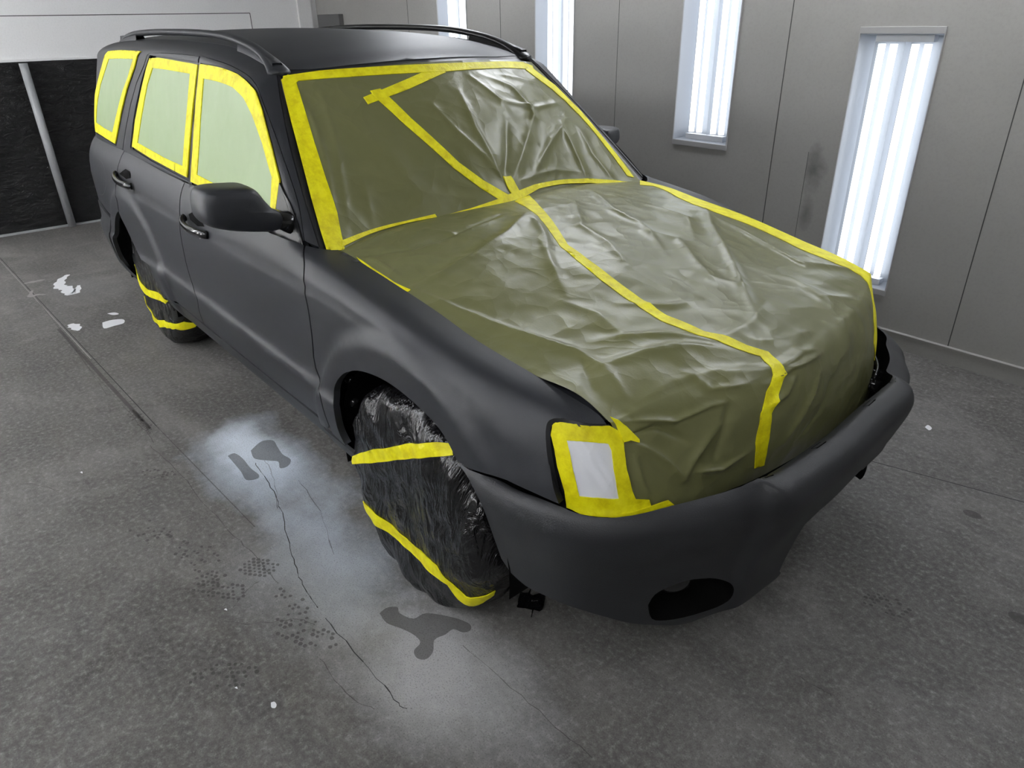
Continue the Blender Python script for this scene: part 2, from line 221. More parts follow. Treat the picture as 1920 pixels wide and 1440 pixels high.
TR = {'win_f': [(-1.6067, 0.9908), (-1.3708, 1.1469), (-1.2142, 1.2397), (-1.0773, 1.2278), (-0.9716, 1.2873), (-0.8482, 1.2031), (-0.7688, 1.0879), (-0.7824, 0.443), (-0.7731, 0.2931), (-0.9545, 0.0407), (-1.2043, 0.021), (-1.4007, 0.015), (-1.6188, 0.0187), (-1.6098, 0.3008), (-1.6085, 0.5684), (-1.6089, 0.7858)],
'win_fi': [(-1.5492, 0.8929), (-1.3704, 0.9169), (-1.2349, 0.9342), (-1.1268, 0.9108), (-1.0425, 0.8517), (-0.9297, 0.8525), (-0.8297, 0.7681), (-0.8233, 0.289), (-0.9579, 0.1112), (-1.2076, 0.0809), (-1.5457, 0.1011), (-1.539, 0.3654), (-1.545, 0.6712)],
'win_r': [(-2.2768, 0.9751), (-2.1421, 0.9883), (-1.8475, 0.9854), (-1.6311, 0.9866), (-1.6362, 0.8019), (-1.646, 0.5599), (-1.6544, 0.289), (-1.6663, 0.0416), (-1.8999, 0.0559), (-2.1768, 0.0774), (-2.4898, 0.1183), (-2.4465, 0.3885), (-2.3795, 0.6509), (-2.314, 0.8867)],
'win_ri': [(-2.2236, 0.8935), (-1.9405, 0.8988), (-1.7079, 0.9022), (-1.7065, 0.6359), (-1.7244, 0.123), (-1.9786, 0.1319), (-2.3986, 0.1748), (-2.3436, 0.4559), (-2.2856, 0.7347)],
'win_q': [(-3.0553, 1.161), (-2.7694, 1.1878), (-2.4249, 1.1653), (-2.5238, 0.8739), (-2.6226, 0.6772), (-2.7221, 0.3984), (-2.8239, 0.0725), (-3.0516, 0.0883), (-3.3071, 0.1132), (-3.3673, 0.3219), (-3.3441, 0.5421), (-3.2223, 0.8156)],
'win_qi': [(-3.0382, 0.9519), (-2.5451, 0.9585), (-2.6152, 0.7817), (-2.7079, 0.616), (-2.7899, 0.4159), (-2.8859, 0.1802), (-3.1052, 0.1928), (-3.2929, 0.2252), (-3.2839, 0.4167), (-3.2077, 0.6652)],
'door_open': [(-2.3027, 1.1119), (-1.9054, 1.2358), (-1.544, 1.2968), (-1.3096, 1.3674), (-1.1358, 1.398), (-1.0246, 1.3711), (-0.9234, 1.4353), (-0.7955, 1.4782), (-0.6615, 1.4674), (-0.5724, 1.2525)],
'rdoor_rear': [(-2.6877, 0.0411), (-2.6316, 0.2777), (-2.5601, 0.5275), (-2.4793, 0.7411), (-2.3774, 0.9117), (-2.3027, 1.1119)],
'bpill': [(-1.6121, 1.0774), (-1.615, 0.7845), (-1.6312, 0.5411), (-1.6351, 0.2941), (-1.6383, 0.0127)],
'pill_front': [(-1.0663, 1.9499), (-0.986, 1.8509), (-0.9013, 1.7767), (-0.8112, 1.7111), (-0.7386, 1.6769), (-0.6651, 1.6416), (-0.5955, 1.6227), (-0.5233, 1.6033)],
'cantrail_top': [(-3.1625, 2.0028), (-2.8291, 2.2213), (-1.7954, 2.0415), (-1.4446, 2.0029), (-1.2144, 1.9683), (-1.08, 1.9469)],
'seam_fender': [(-0.5591, 9.1253), (-0.5132, 8.4789), (-0.4911, 7.8323), (-0.4805, 7.081), (-0.466, 6.0707), (-0.4705, 5.2268), (-0.476, 4.2311), (-0.3892, 3.336), (-0.3743, 2.4584), (-0.3682, 2.1188)],
'seam_b': [(-1.6648, 9.4256), (-1.6597, 8.6217), (-1.6528, 7.7988), (-1.6656, 6.7348), (-1.6972, 5.5191), (-1.6994, 4.588), (-1.6398, 3.6129), (-1.5872, 3.0248), (-1.6194, 2.3475), (-1.6346, 1.817)],
'seam_c': [(-2.6477, 9.912), (-2.6355, 8.8716), (-2.65, 7.7808), (-2.6912, 6.8221), (-2.6519, 5.9339), (-2.6754, 5.2699), (-2.6078, 4.7615), (-2.5242, 4.1526), (-2.3642, 3.1287), (-2.3188, 2.5765)],
'belt_f': [(-0.5605, 9.111), (-0.6471, 8.865), (-0.7782, 8.7258), (-0.9524, 9.1241), (-1.1539, 9.3134), (-1.3512, 9.3987), (-1.6648, 9.4256)],
'belt_r': [(-1.6648, 9.4256), (-2.0205, 9.5364), (-2.3631, 9.779), (-2.6477, 9.912)],
'hood_edge': [(-0.5126, 9.3459), (-0.4861, 9.5569), (-0.4615, 9.7959), (-0.2937, 9.8885), (-0.1519, 9.902), (0.0516, 9.918), (0.2138, 9.8744), (0.4082, 9.9476), (0.5093, 10.0), (0.5724, 10.0), (0.6166, 9.8438), (0.6472, 9.5725)],
'fender_hl': [(0.6472, 9.5725), (0.6212, 9.1904), (0.5906, 8.9254), (0.5575, 8.6929), (0.5441, 8.4567), (0.5432, 8.1472), (0.5579, 7.498), (0.5856, 6.5782), (0.6069, 5.6519), (0.6216, 5.082)],
'fender_bump': [(0.6216, 5.082), (0.553, 5.0719), (0.4741, 4.9488), (0.4245, 4.9677), (0.3678, 4.7442), (0.3187, 4.6968)],
'arch_f': [(0.3187, 4.6968), (0.2613, 5.3109), (0.1715, 5.5443), (0.0504, 5.5982), (-0.0574, 5.4683), (-0.1631, 5.1926), (-0.2516, 4.7302), (-0.3083, 4.0886), (-0.2909, 3.037), (-0.296, 2.2367), (-0.2783, 1.7967)],
'rocker_f': [(-0.2783, 1.7967), (-0.3233, 1.8949), (-0.3741, 2.0368)],
'arch_r': [(-2.1682, 1.7015), (-2.2014, 1.8954), (-2.3247, 3.4512), (-2.4851, 4.6071), (-2.5895, 5.0369), (-2.7804, 5.1874), (-2.8964, 5.0909), (-3.2469, 4.3596)],
'handle_f': [(-1.5721, 7.3707), (-1.5349, 7.1512), (-1.4654, 7.0621), (-1.3774, 7.0896), (-1.3187, 7.0743)],
'handle_r': [(-2.6399, 7.7981), (-2.5801, 7.6286), (-2.4821, 7.5362), (-2.3763, 7.563), (-2.3487, 7.5178)],
'shade_f': [(-1.5313, 7.5889), (-1.4627, 7.8984), (-1.4138, 7.9534), (-1.3866, 7.6399), (-1.3453, 7.4067), (-1.4266, 7.2467), (-1.5131, 7.3668)],
'shade_r': [(-2.5901, 7.8499), (-2.4889, 8.4024), (-2.4186, 8.3416), (-2.3868, 7.9414), (-2.4615, 7.735)],
'key_f': [(-1.435, 6.7404), (-1.3841, 6.8692)],
'fuel': [(-3.0941, 7.8408), (-3.0727, 8.1266), (-2.9809, 8.0792), (-2.901, 7.714), (-2.8903, 7.2068), (-2.9047, 6.534), (-2.9825, 5.8989), (-3.0827, 5.5346), (-3.2065, 5.3879)],
'clad1': [(-1.5185, 3.2166), (-0.9471, 3.2208), (-0.3892, 3.336)],
'bp_top': [(0.1688, 6.954), (0.4055, 6.9855), (0.6667, 7.417), (0.9838, 8.1409), (1.9419, 8.0), (2.896, 7.5036)],
'bp_lip': [(2.896, 7.5036), (3.5777, 7.0244), (4.4186, 6.7735), (5.2461, 7.0045), (5.86, 7.1914), (6.8753, 7.3119), (7.7586, 7.2894), (8.5298, 7.8476)],
'bp_crease': [(8.5652, 7.6748), (8.7559, 6.4385), (9.1397, 4.6605), (9.3929, 3.5031), (9.5504, 2.8841)],
'bp_char': [(1.37, 5.3022), (2.2723, 4.7039), (3.8022, 4.2797), (5.0945, 4.1025), (6.4859, 3.8982), (8.0934, 3.7562), (9.1951, 4.3198)],
'bp_low': [(0.9167, 2.3745), (1.5985, 2.2704), (2.6356, 2.3194), (3.7935, 2.1504), (5.0167, 1.6799), (6.1926, 1.2965), (7.4813, 0.8182), (8.4956, 1.1919), (9.3569, 1.4032), (9.826, 1.3562), (9.9554, 1.4666)],
'bp_arch': [(0.1688, 6.954), (0.4655, 6.0467), (0.7169, 4.4856), (0.7806, 3.1939), (0.9167, 2.3745)],
'fog': [(5.6571, 2.1469), (5.7905, 2.479), (6.1577, 2.66), (6.6808, 2.7407), (7.3572, 2.5899), (7.9408, 2.2595), (8.3467, 1.9438), (8.3227, 1.6084), (7.8864, 1.3574), (7.1905, 1.37), (6.3312, 1.4494), (5.8527, 1.6276)],
'ws_tape_l': [(-1.0142, 0.9781), (-0.9661, 1.0055), (-0.9334, 0.9577), (-0.9385, 0.8256), (-0.9438, 0.5638), (-0.942, 0.3503), (-0.9346, 0.1751), (-0.9446, 0.0681), (-0.9495, -0.0117), (-1.0461, 0.0332), (-1.0491, 0.1347), (-1.0482, 0.2986), (-1.0406, 0.499), (-1.0316, 0.7299)],
'ws_tape_t': [(-0.9957, 0.9997), (-0.779, 1.0022), (-0.4638, 0.9911), (-0.0777, 0.9783), (0.3178, 0.9748), (0.8422, 0.9863), (0.9465, 0.9567), (0.9141, 0.9265), (0.5921, 0.9189), (0.195, 0.9104), (-0.0029, 0.9054), (-0.277, 0.9172), (-0.644, 0.9353), (-0.9185, 0.955), (-0.9756, 0.9197), (-1.0149, 0.9437)],
'ws_tape_d1': [(-0.5997, 0.7781), (-0.3029, 0.8669), (-0.0192, 0.9548), (0.0167, 0.899), (-0.3, 0.7973), (-0.5892, 0.7263)],
'ws_tape_d2': [(-0.5477, 0.8156), (-0.4859, 0.8214), (-0.3894, 0.5892), (-0.2219, 0.27), (-0.1266, 0.1454), (0.0055, 0.0163), (-0.0456, -0.0171), (-0.1569, 0.1065), (-0.2618, 0.245), (-0.4354, 0.5508), (-0.5417, 0.779)],
'ws_tape_r': [(0.8911, 0.9638), (1.0078, 0.7889), (1.0218, 0.558), (1.0012, 0.3451), (0.98, 0.1006), (0.9716, 0.0254), (0.9333, 0.0401), (0.9553, 0.3268), (0.9614, 0.5335), (0.9069, 0.7442), (0.7758, 0.9155)],
'ws_tape_stub': [(-0.0027, 0.1419), (0.0507, 0.1349), (0.0624, 0.0701), (0.072, 0.0087), (0.0197, 0.0068), (0.0052, 0.0555)],
'hd_tape_b1': [(-0.9547, 0.0395), (-0.7572, 0.0231), (-0.588, 0.0146), (-0.4356, 0.0134), (-0.43, -0.0069), (-0.5638, 0.0021), (-0.7624, 0.0049), (-0.9484, 0.0098), (-1.0491, 0.0238), (-0.9699, -0.0028)],
'hd_tape_b2': [(-0.3846, -0.0096), (-0.2521, 0.0007), (-0.0946, 0.0209), (0.0166, 0.0401), (0.1943, 0.053), (0.4673, 0.0408), (0.6633, 0.0284), (0.8426, 0.004), (0.9777, -0.0263), (0.8179, -0.0296), (0.628, -0.0002), (0.454, 0.0135), (0.2245, 0.0224), (0.0097, -0.0122), (-0.18, -0.0384), (-0.3205, -0.0304)],
'hd_tape_c': [(0.0572, 0.0), (0.1299, 0.0), (0.0315, 0.0994), (-0.0567, 0.1954), (-0.1473, 0.2897), (-0.2582, 0.4021), (-0.2895, 0.4869), (-0.3232, 0.5773), (-0.3633, 0.6987), (-0.3892, 0.7879), (-0.3869, 0.8814), (-0.3247, 0.9496), (-0.281, 0.9777), (-0.2948, 1.0125), (-0.2932, 1.05), (-0.3253, 1.1252), (-0.3398, 1.1956), (-0.2958, 1.3297), (-0.2559, 1.441), (-0.3077, 1.4351), (-0.3655, 1.3089), (-0.3923, 1.1824), (-0.3776, 1.102), (-0.3413, 1.0444), (-0.3394, 1.0072), (-0.3244, 0.9815), (-0.3766, 0.9528), (-0.4343, 0.8957), (-0.4385, 0.8036), (-0.4099, 0.6979), (-0.3713, 0.5761), (-0.3337, 0.4812), (-0.2939, 0.3985), (-0.1888, 0.2828), (-0.0955, 0.1771), (-0.04, 0.0867), (-0.01, 0.018)],
'hd_tape_r': [(1.0, 0.0), (1.0, 0.0019), (1.0, 0.1548), (1.0, 0.3344), (1.0, 0.5075), (1.0, 0.6879), (1.0, 0.8592), (1.0, 0.9552), (1.0, 0.9983), (0.9084, 1.0639), (0.9008, 0.9898), (0.8867, 0.9546), (0.8456, 0.8496), (0.8531, 0.7143), (0.8562, 0.5686), (0.8127, 0.4113), (0.8988, 0.2238), (0.9285, 0.115), (0.8658, 0.0889)],
'hd_tape_l': [(-0.9567, 0.0719), (-0.9643, 0.1672), (-0.9664, 0.2714), (-0.9564, 0.335), (-0.9717, 0.3355), (-0.9889, 0.2776), (-0.9858, 0.1857), (-0.9682, 0.1019)],
'hd_tape_fl': [(1.0, 0.978), (1.0, 1.0183), (0.6945, 1.0418), (0.5708, 1.1014), (0.6502, 1.1904), (0.4606, 1.1334), (0.5313, 1.0647), (0.7597, 1.0228), (0.8915, 0.987)],
'hl_out': [(0.2169, 0.947), (0.3038, 0.9855), (0.5844, 0.9681), (0.7437, 0.9538), (0.9447, 0.977), (1.0484, 0.8887), (1.0048, 0.7716), (0.9181, 0.5107), (0.8562, 0.1723), (0.8496, 0.0643), (0.9718, 0.007), (0.9514, -0.1453), (0.7313, -0.1061), (0.4554, -0.0954), (0.2442, -0.1003), (0.1191, -0.0732), (0.143, 0.148), (0.1366, 0.4206), (0.1552, 0.6787), (0.1603, 0.8308)],
'hl_in': [(0.3553, 0.788), (0.6302, 0.7815), (0.8484, 0.761), (0.8475, 0.68), (0.7843, 0.4625), (0.6998, 0.1153), (0.4784, 0.1402), (0.2868, 0.1333), (0.3123, 0.4569)],
'hl_rub': [(0.9474, 0.9835), (0.7744, 0.9621), (0.591, 0.9797), (0.3524, 1.0047), (0.2308, 0.9826), (0.1424, 0.9133), (0.0797, 0.7305), (0.0526, 0.3991), (0.0354, 0.0688), (0.061, -0.0854), (0.1081, -0.0781), (0.1311, 0.1435), (0.1366, 0.4206), (0.1552, 0.6787), (0.1741, 0.8499), (0.2648, 0.9493), (0.4195, 0.973), (0.6105, 0.9466), (0.7643, 0.9378), (0.9367, 0.9575)],
'mirror': [(-1.0443, 1.1299), (-1.0307, 1.1507), (-0.9987, 1.1566), (-0.9365, 1.152), (-0.897, 1.1462), (-0.875, 1.1318), (-0.8557, 1.0998), (-0.8351, 1.0719), (-0.8135, 1.0567), (-0.8069, 1.0338), (-0.8141, 1.0131), (-0.8302, 1.0024), (-0.8652, 1.0022), (-0.9625, 1.0222), (-1.0226, 1.0431), (-1.0431, 1.0643), (-1.0495, 1.0921)],
'hl_line': [(0.9449, 0.9643), (0.823, 0.9545), (0.714, 0.9518), (0.5877, 0.9739), (0.432, 0.9961), (0.309, 0.9971), (0.2204, 0.9764), (0.1603, 0.9204), (0.1127, 0.796), (0.0809, 0.6041), (0.0641, 0.3677), (0.0601, 0.1159), (0.0717, -0.0258), (0.0942, -0.0979)],
'hl_ext': [(0.6634, -0.0664), (0.9357, -0.0808), (1.2193, -0.0603), (1.2938, -0.1565), (0.9944, -0.1629), (0.7772, -0.1281)],
'sail': [(-0.7775, 0.4319), (-0.7693, 0.9834), (-0.6881, 1.2156), (-0.6238, 1.265), (-0.5614, 1.1856), (-0.6633, 0.2033), (-0.7866, -0.1402), (-0.9067, -0.1914), (-0.858, -0.0227), (-0.7761, 0.242)],
'wgap': [(-2.2711, 1.02), (-2.3181, 0.9153), (-2.3764, 0.7748), (-2.4273, 0.5952), (-2.4831, 0.3825), (-2.5274, 0.0939)],
'wf_t1': [(-1.0191, 0.0), (-0.4293, 0.4125), (0.1389, 0.7154), (0.5116, 0.881), (0.6209, 0.9082), (0.6799, 0.8248), (0.4391, 0.7257), (-0.0701, 0.4779), (-0.5726, 0.1899), (-0.95, -0.0345)],
'wf_t2': [(-0.7945, -0.38), (-0.5708, -0.3638), (-0.2402, -0.3839), (0.1294, -0.3978), (0.5317, -0.3118), (0.6837, -0.4257), (0.8187, -0.4987), (0.9433, -0.4982), (1.0795, -0.5002), (1.044, -0.5738), (0.934, -0.6107), (0.8098, -0.6384), (0.7177, -0.5775), (0.6177, -0.4652), (0.3337, -0.4838), (-0.0616, -0.5088), (-0.4158, -0.4963), (-0.8297, -0.5278)],
'wr_t1': [(-0.76, 0.2073), (-0.8982, 0.0215), (-0.7512, -0.0827), (-0.3341, -0.1598), (0.5467, -0.0018), (0.9032, -0.0236), (0.7845, -0.1001), (-0.0199, -0.2527), (-0.4749, -0.2945), (-0.7773, -0.2245), (-0.9327, -0.0864), (-0.7773, 0.1973)],
'wr_t2': [(-0.7427, -0.38), (-0.6909, -0.4877), (-0.4261, -0.5981), (-0.0855, -0.6536), (0.735, -0.4511), (1.0046, -0.4372), (1.1669, -0.5736), (1.0788, -0.6094), (0.8154, -0.5408), (-0.0197, -0.7554), (-0.3344, -0.7298), (-0.6481, -0.5873), (-0.6045, -0.4491)]}
import bpy, bmesh, random
from mathutils import Vector, Matrix
from mathutils.geometry import delaunay_2d_cdt
scene = bpy.context.scene
COL = scene.collection
random.seed(4)
# ---------------------------------------------------------------- materials
def new_mat(name):
    m = bpy.data.materials.new(name); m.use_nodes = True
    nt = m.node_tree; b = nt.nodes['Principled BSDF']
    return m, nt, b
def N(nt, t, **kw):
    n = nt.nodes.new(t)
    for k, v in kw.items():
        if hasattr(n, k): setattr(n, k, v)
        else: n.inputs[k].default_value = v
    return n
def L(nt, a, b): nt.links.new(a, b)
def mixc(nt, fac, a, b):
    m = N(nt, 'ShaderNodeMix', data_type='RGBA')
    for s, v in ((m.inputs[0], fac), (m.inputs[6], a), (m.inputs[7], b)):
        if hasattr(v, 'is_linked'): L(nt, v, s)
        else: s.default_value = v
    return m.outputs[2]
def ramp(nt, src, stops):
    r = N(nt, 'ShaderNodeValToRGB'); cr_ = r.color_ramp
    while len(cr_.elements) < len(stops): cr_.elements.new(.5)
    for e, (p, c) in zip(cr_.elements, stops):
        e.position = p; e.color = (c, c, c, 1) if not hasattr(c, '__len__') else c
    L(nt, src, r.inputs[0]); return r.outputs[0]
def noise(nt, scale, detail=4, rough=.5, vec=None, dist=0):
    n = N(nt, 'ShaderNodeTexNoise'); n.inputs['Scale'].default_value = scale; n.inputs['Detail'].default_value = detail
    n.inputs['Roughness'].default_value = rough; n.inputs['Distortion'].default_value = dist
    if vec is None:
        tc = N(nt, 'ShaderNodeTexCoord'); vec = tc.outputs['Object']
    L(nt, vec, n.inputs['Vector']); return n.outputs['Fac']
def bump(nt, b, h, strength, dist=.01):
    n = N(nt, 'ShaderNodeBump'); n.inputs['Strength'].default_value = strength; n.inputs['Distance'].default_value = dist
    L(nt, h, n.inputs['Height']); L(nt, n.outputs[0], b.inputs['Normal'])
def simple(name, col, rough=.5, metal=0, spec=.5, bs=None, bst=.1, var=0, coat=0):
    m, nt, b = new_mat(name)
    b.inputs['Base Color'].default_value = (*col, 1); b.inputs['Roughness'].default_value = rough
    b.inputs['Metallic'].default_value = metal; b.inputs['Specular IOR Level'].default_value = spec
    b.inputs['Coat Weight'].default_value = coat
    if var:
        f = noise(nt, 9, 6, .6)
        L(nt, mixc(nt, f, tuple(c * (1 - var) for c in col) + (1,), tuple(min(1, c * (1 + var)) for c in col) + (1,)), b.inputs['Base Color'])
    if bs: bump(nt, b, noise(nt, bs, 3), bst, .002)
    return m
M = {}
M['paint'] = simple('matte_charcoal_paint', (.020, .0215, .026), .45, 0, .45, 700, .25, .06)
M['plastic'] = simple('textured_bumper_plastic', (.022, .023, .026), .52, 0, .45, 420, .35, .05)
M['trim'] = simple('black_trim', (.008, .008, .009), .35, 0, .5)
M['gloss'] = simple('gloss_black', (.012, .012, .013), .16, 0, .6)
M['dark'] = simple('underside_black', (.004, .004, .004), .9, 0, .05)
M['rubber'] = simple('tyre_rubber', (.012, .012, .012), .7)
M['chrome'] = simple('chrome', (.8, .8, .8), .15, 1)
M['steel'] = simple('booth_steel_post', (.30, .31, .32), .45, 0, .5, 60, .2, .25)
def paper_mat(name, c1, c2, rough, crs, trans=0):
    m, nt, b = new_mat(name)
    f = noise(nt, 5, 5, .6)
    L(nt, mixc(nt, f, (*c1, 1), (*c2, 1)), b.inputs['Base Color'])
    b.inputs['Roughness'].default_value = rough; b.inputs['Specular IOR Level'].default_value = .30
    b.inputs['Coat Weight'].default_value = .15; b.inputs['Coat Roughness'].default_value = .26
    tc = N(nt, 'ShaderNodeTexCoord')
    n1 = noise(nt, 3.2, 3, .5, tc.outputs['Object'], .6)
    # ridged crumple: |noise-.5| at two scales
    dn = N(nt, 'ShaderNodeTexNoise'); dn.inputs['Scale'].default_value = 3.0; dn.inputs['Detail'].default_value = 3; L(nt, tc.outputs['Object'], dn.inputs['Vector'])
    dv = N(nt, 'ShaderNodeVectorMath', operation='MULTIPLY_ADD'); L(nt, dn.outputs['Color'], dv.inputs[0]); dv.inputs[1].default_value = (.35, .35, .35); L(nt, tc.outputs['Object'], dv.inputs[2])
    def ridged(scale, dist):
        vo = N(nt, 'ShaderNodeTexVoronoi', feature='F1'); vo.inputs['Scale'].default_value = scale; vo.inputs['Randomness'].default_value = 1
        L(nt, dv.outputs[0], vo.inputs['Vector']); return vo.outputs['Distance']
    r1 = ridged(4.0, 0); r2 = ridged(10.0, 0)
    ad = N(nt, 'ShaderNodeMath', operation='MULTIPLY_ADD'); L(nt, r2, ad.inputs[0]); ad.inputs[1].default_value = .35; L(nt, r1, ad.inputs[2])
    bp = N(nt, 'ShaderNodeBump'); bp.inputs['Strength'].default_value = crs; bp.inputs['Distance'].default_value = .03
    L(nt, ad.outputs[0], bp.inputs['Height'])
    fn_ = noise(nt, 160, 4, .6, tc.outputs['Object'])
    b2 = N(nt, 'ShaderNodeBump'); b2.inputs['Strength'].default_value = .12; b2.inputs['Distance'].default_value = .002
    L(nt, fn_, b2.inputs['Height']); L(nt, bp.outputs[0], b2.inputs['Normal']); L(nt, b2.outputs[0], b.inputs['Normal'])
    return m
M['paper'] = paper_mat('olive_masking_paper', (.128, .132, .054), (.165, .166, .074), .36, .50)
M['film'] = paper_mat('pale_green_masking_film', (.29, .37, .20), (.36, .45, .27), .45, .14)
M['white'] = paper_mat('white_masking_paper', (.62, .63, .68), (.78, .79, .82), .55, .35)
def tape_mat():
    m, nt, b = new_mat('yellow_masking_tape')
    f = noise(nt, 26, 5, .65)
    L(nt, ramp(nt, f, [(.3, (.62, .53, .0, 1)), (.55, (.80, .74, .004, 1)), (.75, (.88, .83, .02, 1))]), b.inputs['Base Color'])
    b.inputs['Roughness'].default_value = .5; b.inputs['Specular IOR Level'].default_value = .35
    bump(nt, b, noise(nt, 70, 5, .65), .5, .004)
    return m
M['tape'] = tape_mat()
def bag_mat():
    m, nt, b = new_mat('black_plastic_bag')
    b.inputs['Base Color'].default_value = (.007, .007, .008, 1); b.inputs['Roughness'].default_value = .22
    b.inputs['Specular IOR Level'].default_value = .6
    tc = N(nt, 'ShaderNodeTexCoord'); mp = N(nt, 'ShaderNodeMapping'); mp.inputs['Scale'].default_value = (2.2, 1, .8); mp.inputs['Rotation'].default_value = (0, .5, 0)
    L(nt, tc.outputs['Object'], mp.inputs[0])
    n1 = noise(nt, 7, 4, .55, mp.outputs[0], 1.6); n2 = noise(nt, 28, 3, .6, mp.outputs[0], .8)
    ad = N(nt, 'ShaderNodeMath', operation='MULTIPLY_ADD'); L(nt, n2, ad.inputs[0]); ad.inputs[1].default_value = .09; L(nt, n1, ad.inputs[2])
    bump(nt, b, ad.outputs[0], .75, .035)
    return m
M['bag'] = bag_mat()
def wall_mat(name, c, v=.12, rough=.6, streak=1.0):
    m, nt, b = new_mat(name)
    tc = N(nt, 'ShaderNodeTexCoord')
    f = noise(nt, 1.1, 6, .65, tc.outputs['Object'])
    g = noise(nt, 90, 3, .6, tc.outputs['Object'])
    col = mixc(nt, f, tuple(x * (1 - v) for x in c) + (1,), tuple(x * (1 + v) for x in c) + (1,))
    col = mixc(nt, ramp(nt, g, [(.45, 0.0), (.75, .18)]), col, tuple(x * .6 for x in c) + (1,))
    L(nt, col, b.inputs['Base Color']); b.inputs['Roughness'].default_value = rough
    bump(nt, b, g, .05, .002)
    return m
M['wall'] = wall_mat('grey_white_booth_wall', (.31, .305, .29))
M['wall_back'] = wall_mat('white_booth_header', (.80, .80, .80), .06)
M['seam'] = simple('dark_panel_seam', (.05, .05, .05), .8)
M['frame'] = simple('grey_fixture_frame', (.33, .33, .33), .5)
M['trimwhite'] = simple('white_enamel', (.72, .74, .78), .4)
M['box'] = simple('grey_painted_box', (.10, .10, .10), .6)
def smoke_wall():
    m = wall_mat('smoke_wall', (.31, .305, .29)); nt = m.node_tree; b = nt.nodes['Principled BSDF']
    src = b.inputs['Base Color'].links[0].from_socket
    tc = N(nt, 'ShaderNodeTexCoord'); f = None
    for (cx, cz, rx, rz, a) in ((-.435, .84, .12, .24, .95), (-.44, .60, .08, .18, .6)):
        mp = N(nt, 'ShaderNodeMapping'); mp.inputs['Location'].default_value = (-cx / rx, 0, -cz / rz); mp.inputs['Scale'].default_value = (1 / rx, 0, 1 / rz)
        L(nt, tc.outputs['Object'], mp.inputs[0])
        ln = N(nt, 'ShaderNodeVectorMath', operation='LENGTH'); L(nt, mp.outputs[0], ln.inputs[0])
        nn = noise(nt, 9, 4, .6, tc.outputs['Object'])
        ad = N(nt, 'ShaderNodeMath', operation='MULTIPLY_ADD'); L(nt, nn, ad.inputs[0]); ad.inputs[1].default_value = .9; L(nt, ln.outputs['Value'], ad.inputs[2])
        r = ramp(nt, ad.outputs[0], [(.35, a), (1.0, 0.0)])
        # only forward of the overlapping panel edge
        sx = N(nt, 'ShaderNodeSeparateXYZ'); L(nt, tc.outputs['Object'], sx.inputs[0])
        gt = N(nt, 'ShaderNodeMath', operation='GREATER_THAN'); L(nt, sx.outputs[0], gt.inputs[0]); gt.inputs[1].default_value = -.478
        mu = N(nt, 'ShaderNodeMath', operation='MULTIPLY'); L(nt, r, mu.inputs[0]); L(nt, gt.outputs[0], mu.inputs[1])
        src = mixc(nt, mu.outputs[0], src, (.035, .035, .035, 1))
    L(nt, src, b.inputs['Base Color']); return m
M['wall_right'] = smoke_wall()
def curtain_mat():
    m, nt, b = new_mat('black_filter_curtain')
    b.inputs['Base Color'].default_value = (.004, .004, .0045, 1); b.inputs['Roughness'].default_value = .42; b.inputs['Specular IOR Level'].default_value = .3
    tc = N(nt, 'ShaderNodeTexCoord'); mp = N(nt, 'ShaderNodeMapping'); mp.inputs['Scale'].default_value = (1, 1.0, 2.2); mp.inputs['Rotation'].default_value = (.5, 0, 0)
    L(nt, tc.outputs['Object'], mp.inputs[0])
    bump(nt, b, noise(nt, 9, 6, .65, mp.outputs[0], 1.0), .8, .03)
    return m
M['curtain'] = curtain_mat()
def emis(name, col, s):
    m, nt, b = new_mat(name)
    b.inputs['Base Color'].default_value = (.8, .8, .8, 1); b.inputs['Emission Color'].default_value = (*col, 1); b.inputs['Emission Strength'].default_value = s
    return m
M['tube'] = emis('lit_fluorescent_tube', (.93, .97, 1.0), 1.35)
M['tube_top'] = emis('lit_side_tube', (1.0, .99, .97), 14.5)
M['tube_near'] = emis('lit_near_ceiling_tube', (.97, .98, 1.0), 9)
M['tube_sheen'] = emis('added_sheen_tube', (.97, .98, 1.0), 13)
M['tube_back'] = emis('lit_back_ceiling_tube', (1.0, .99, .97), 30)
M['refl'] = simple('white_reflector', (.42, .45, .50), .35)
def glass():
    m, nt, b = new_mat('light_cover_glass')
    b.inputs['Base Color'].default_value = (1, 1, 1, 1); b.inputs['Roughness'].default_value = .02
    b.inputs['Transmission Weight'].default_value = 1; b.inputs['IOR'].default_value = 1.05
    return m
M['pane'] = glass()
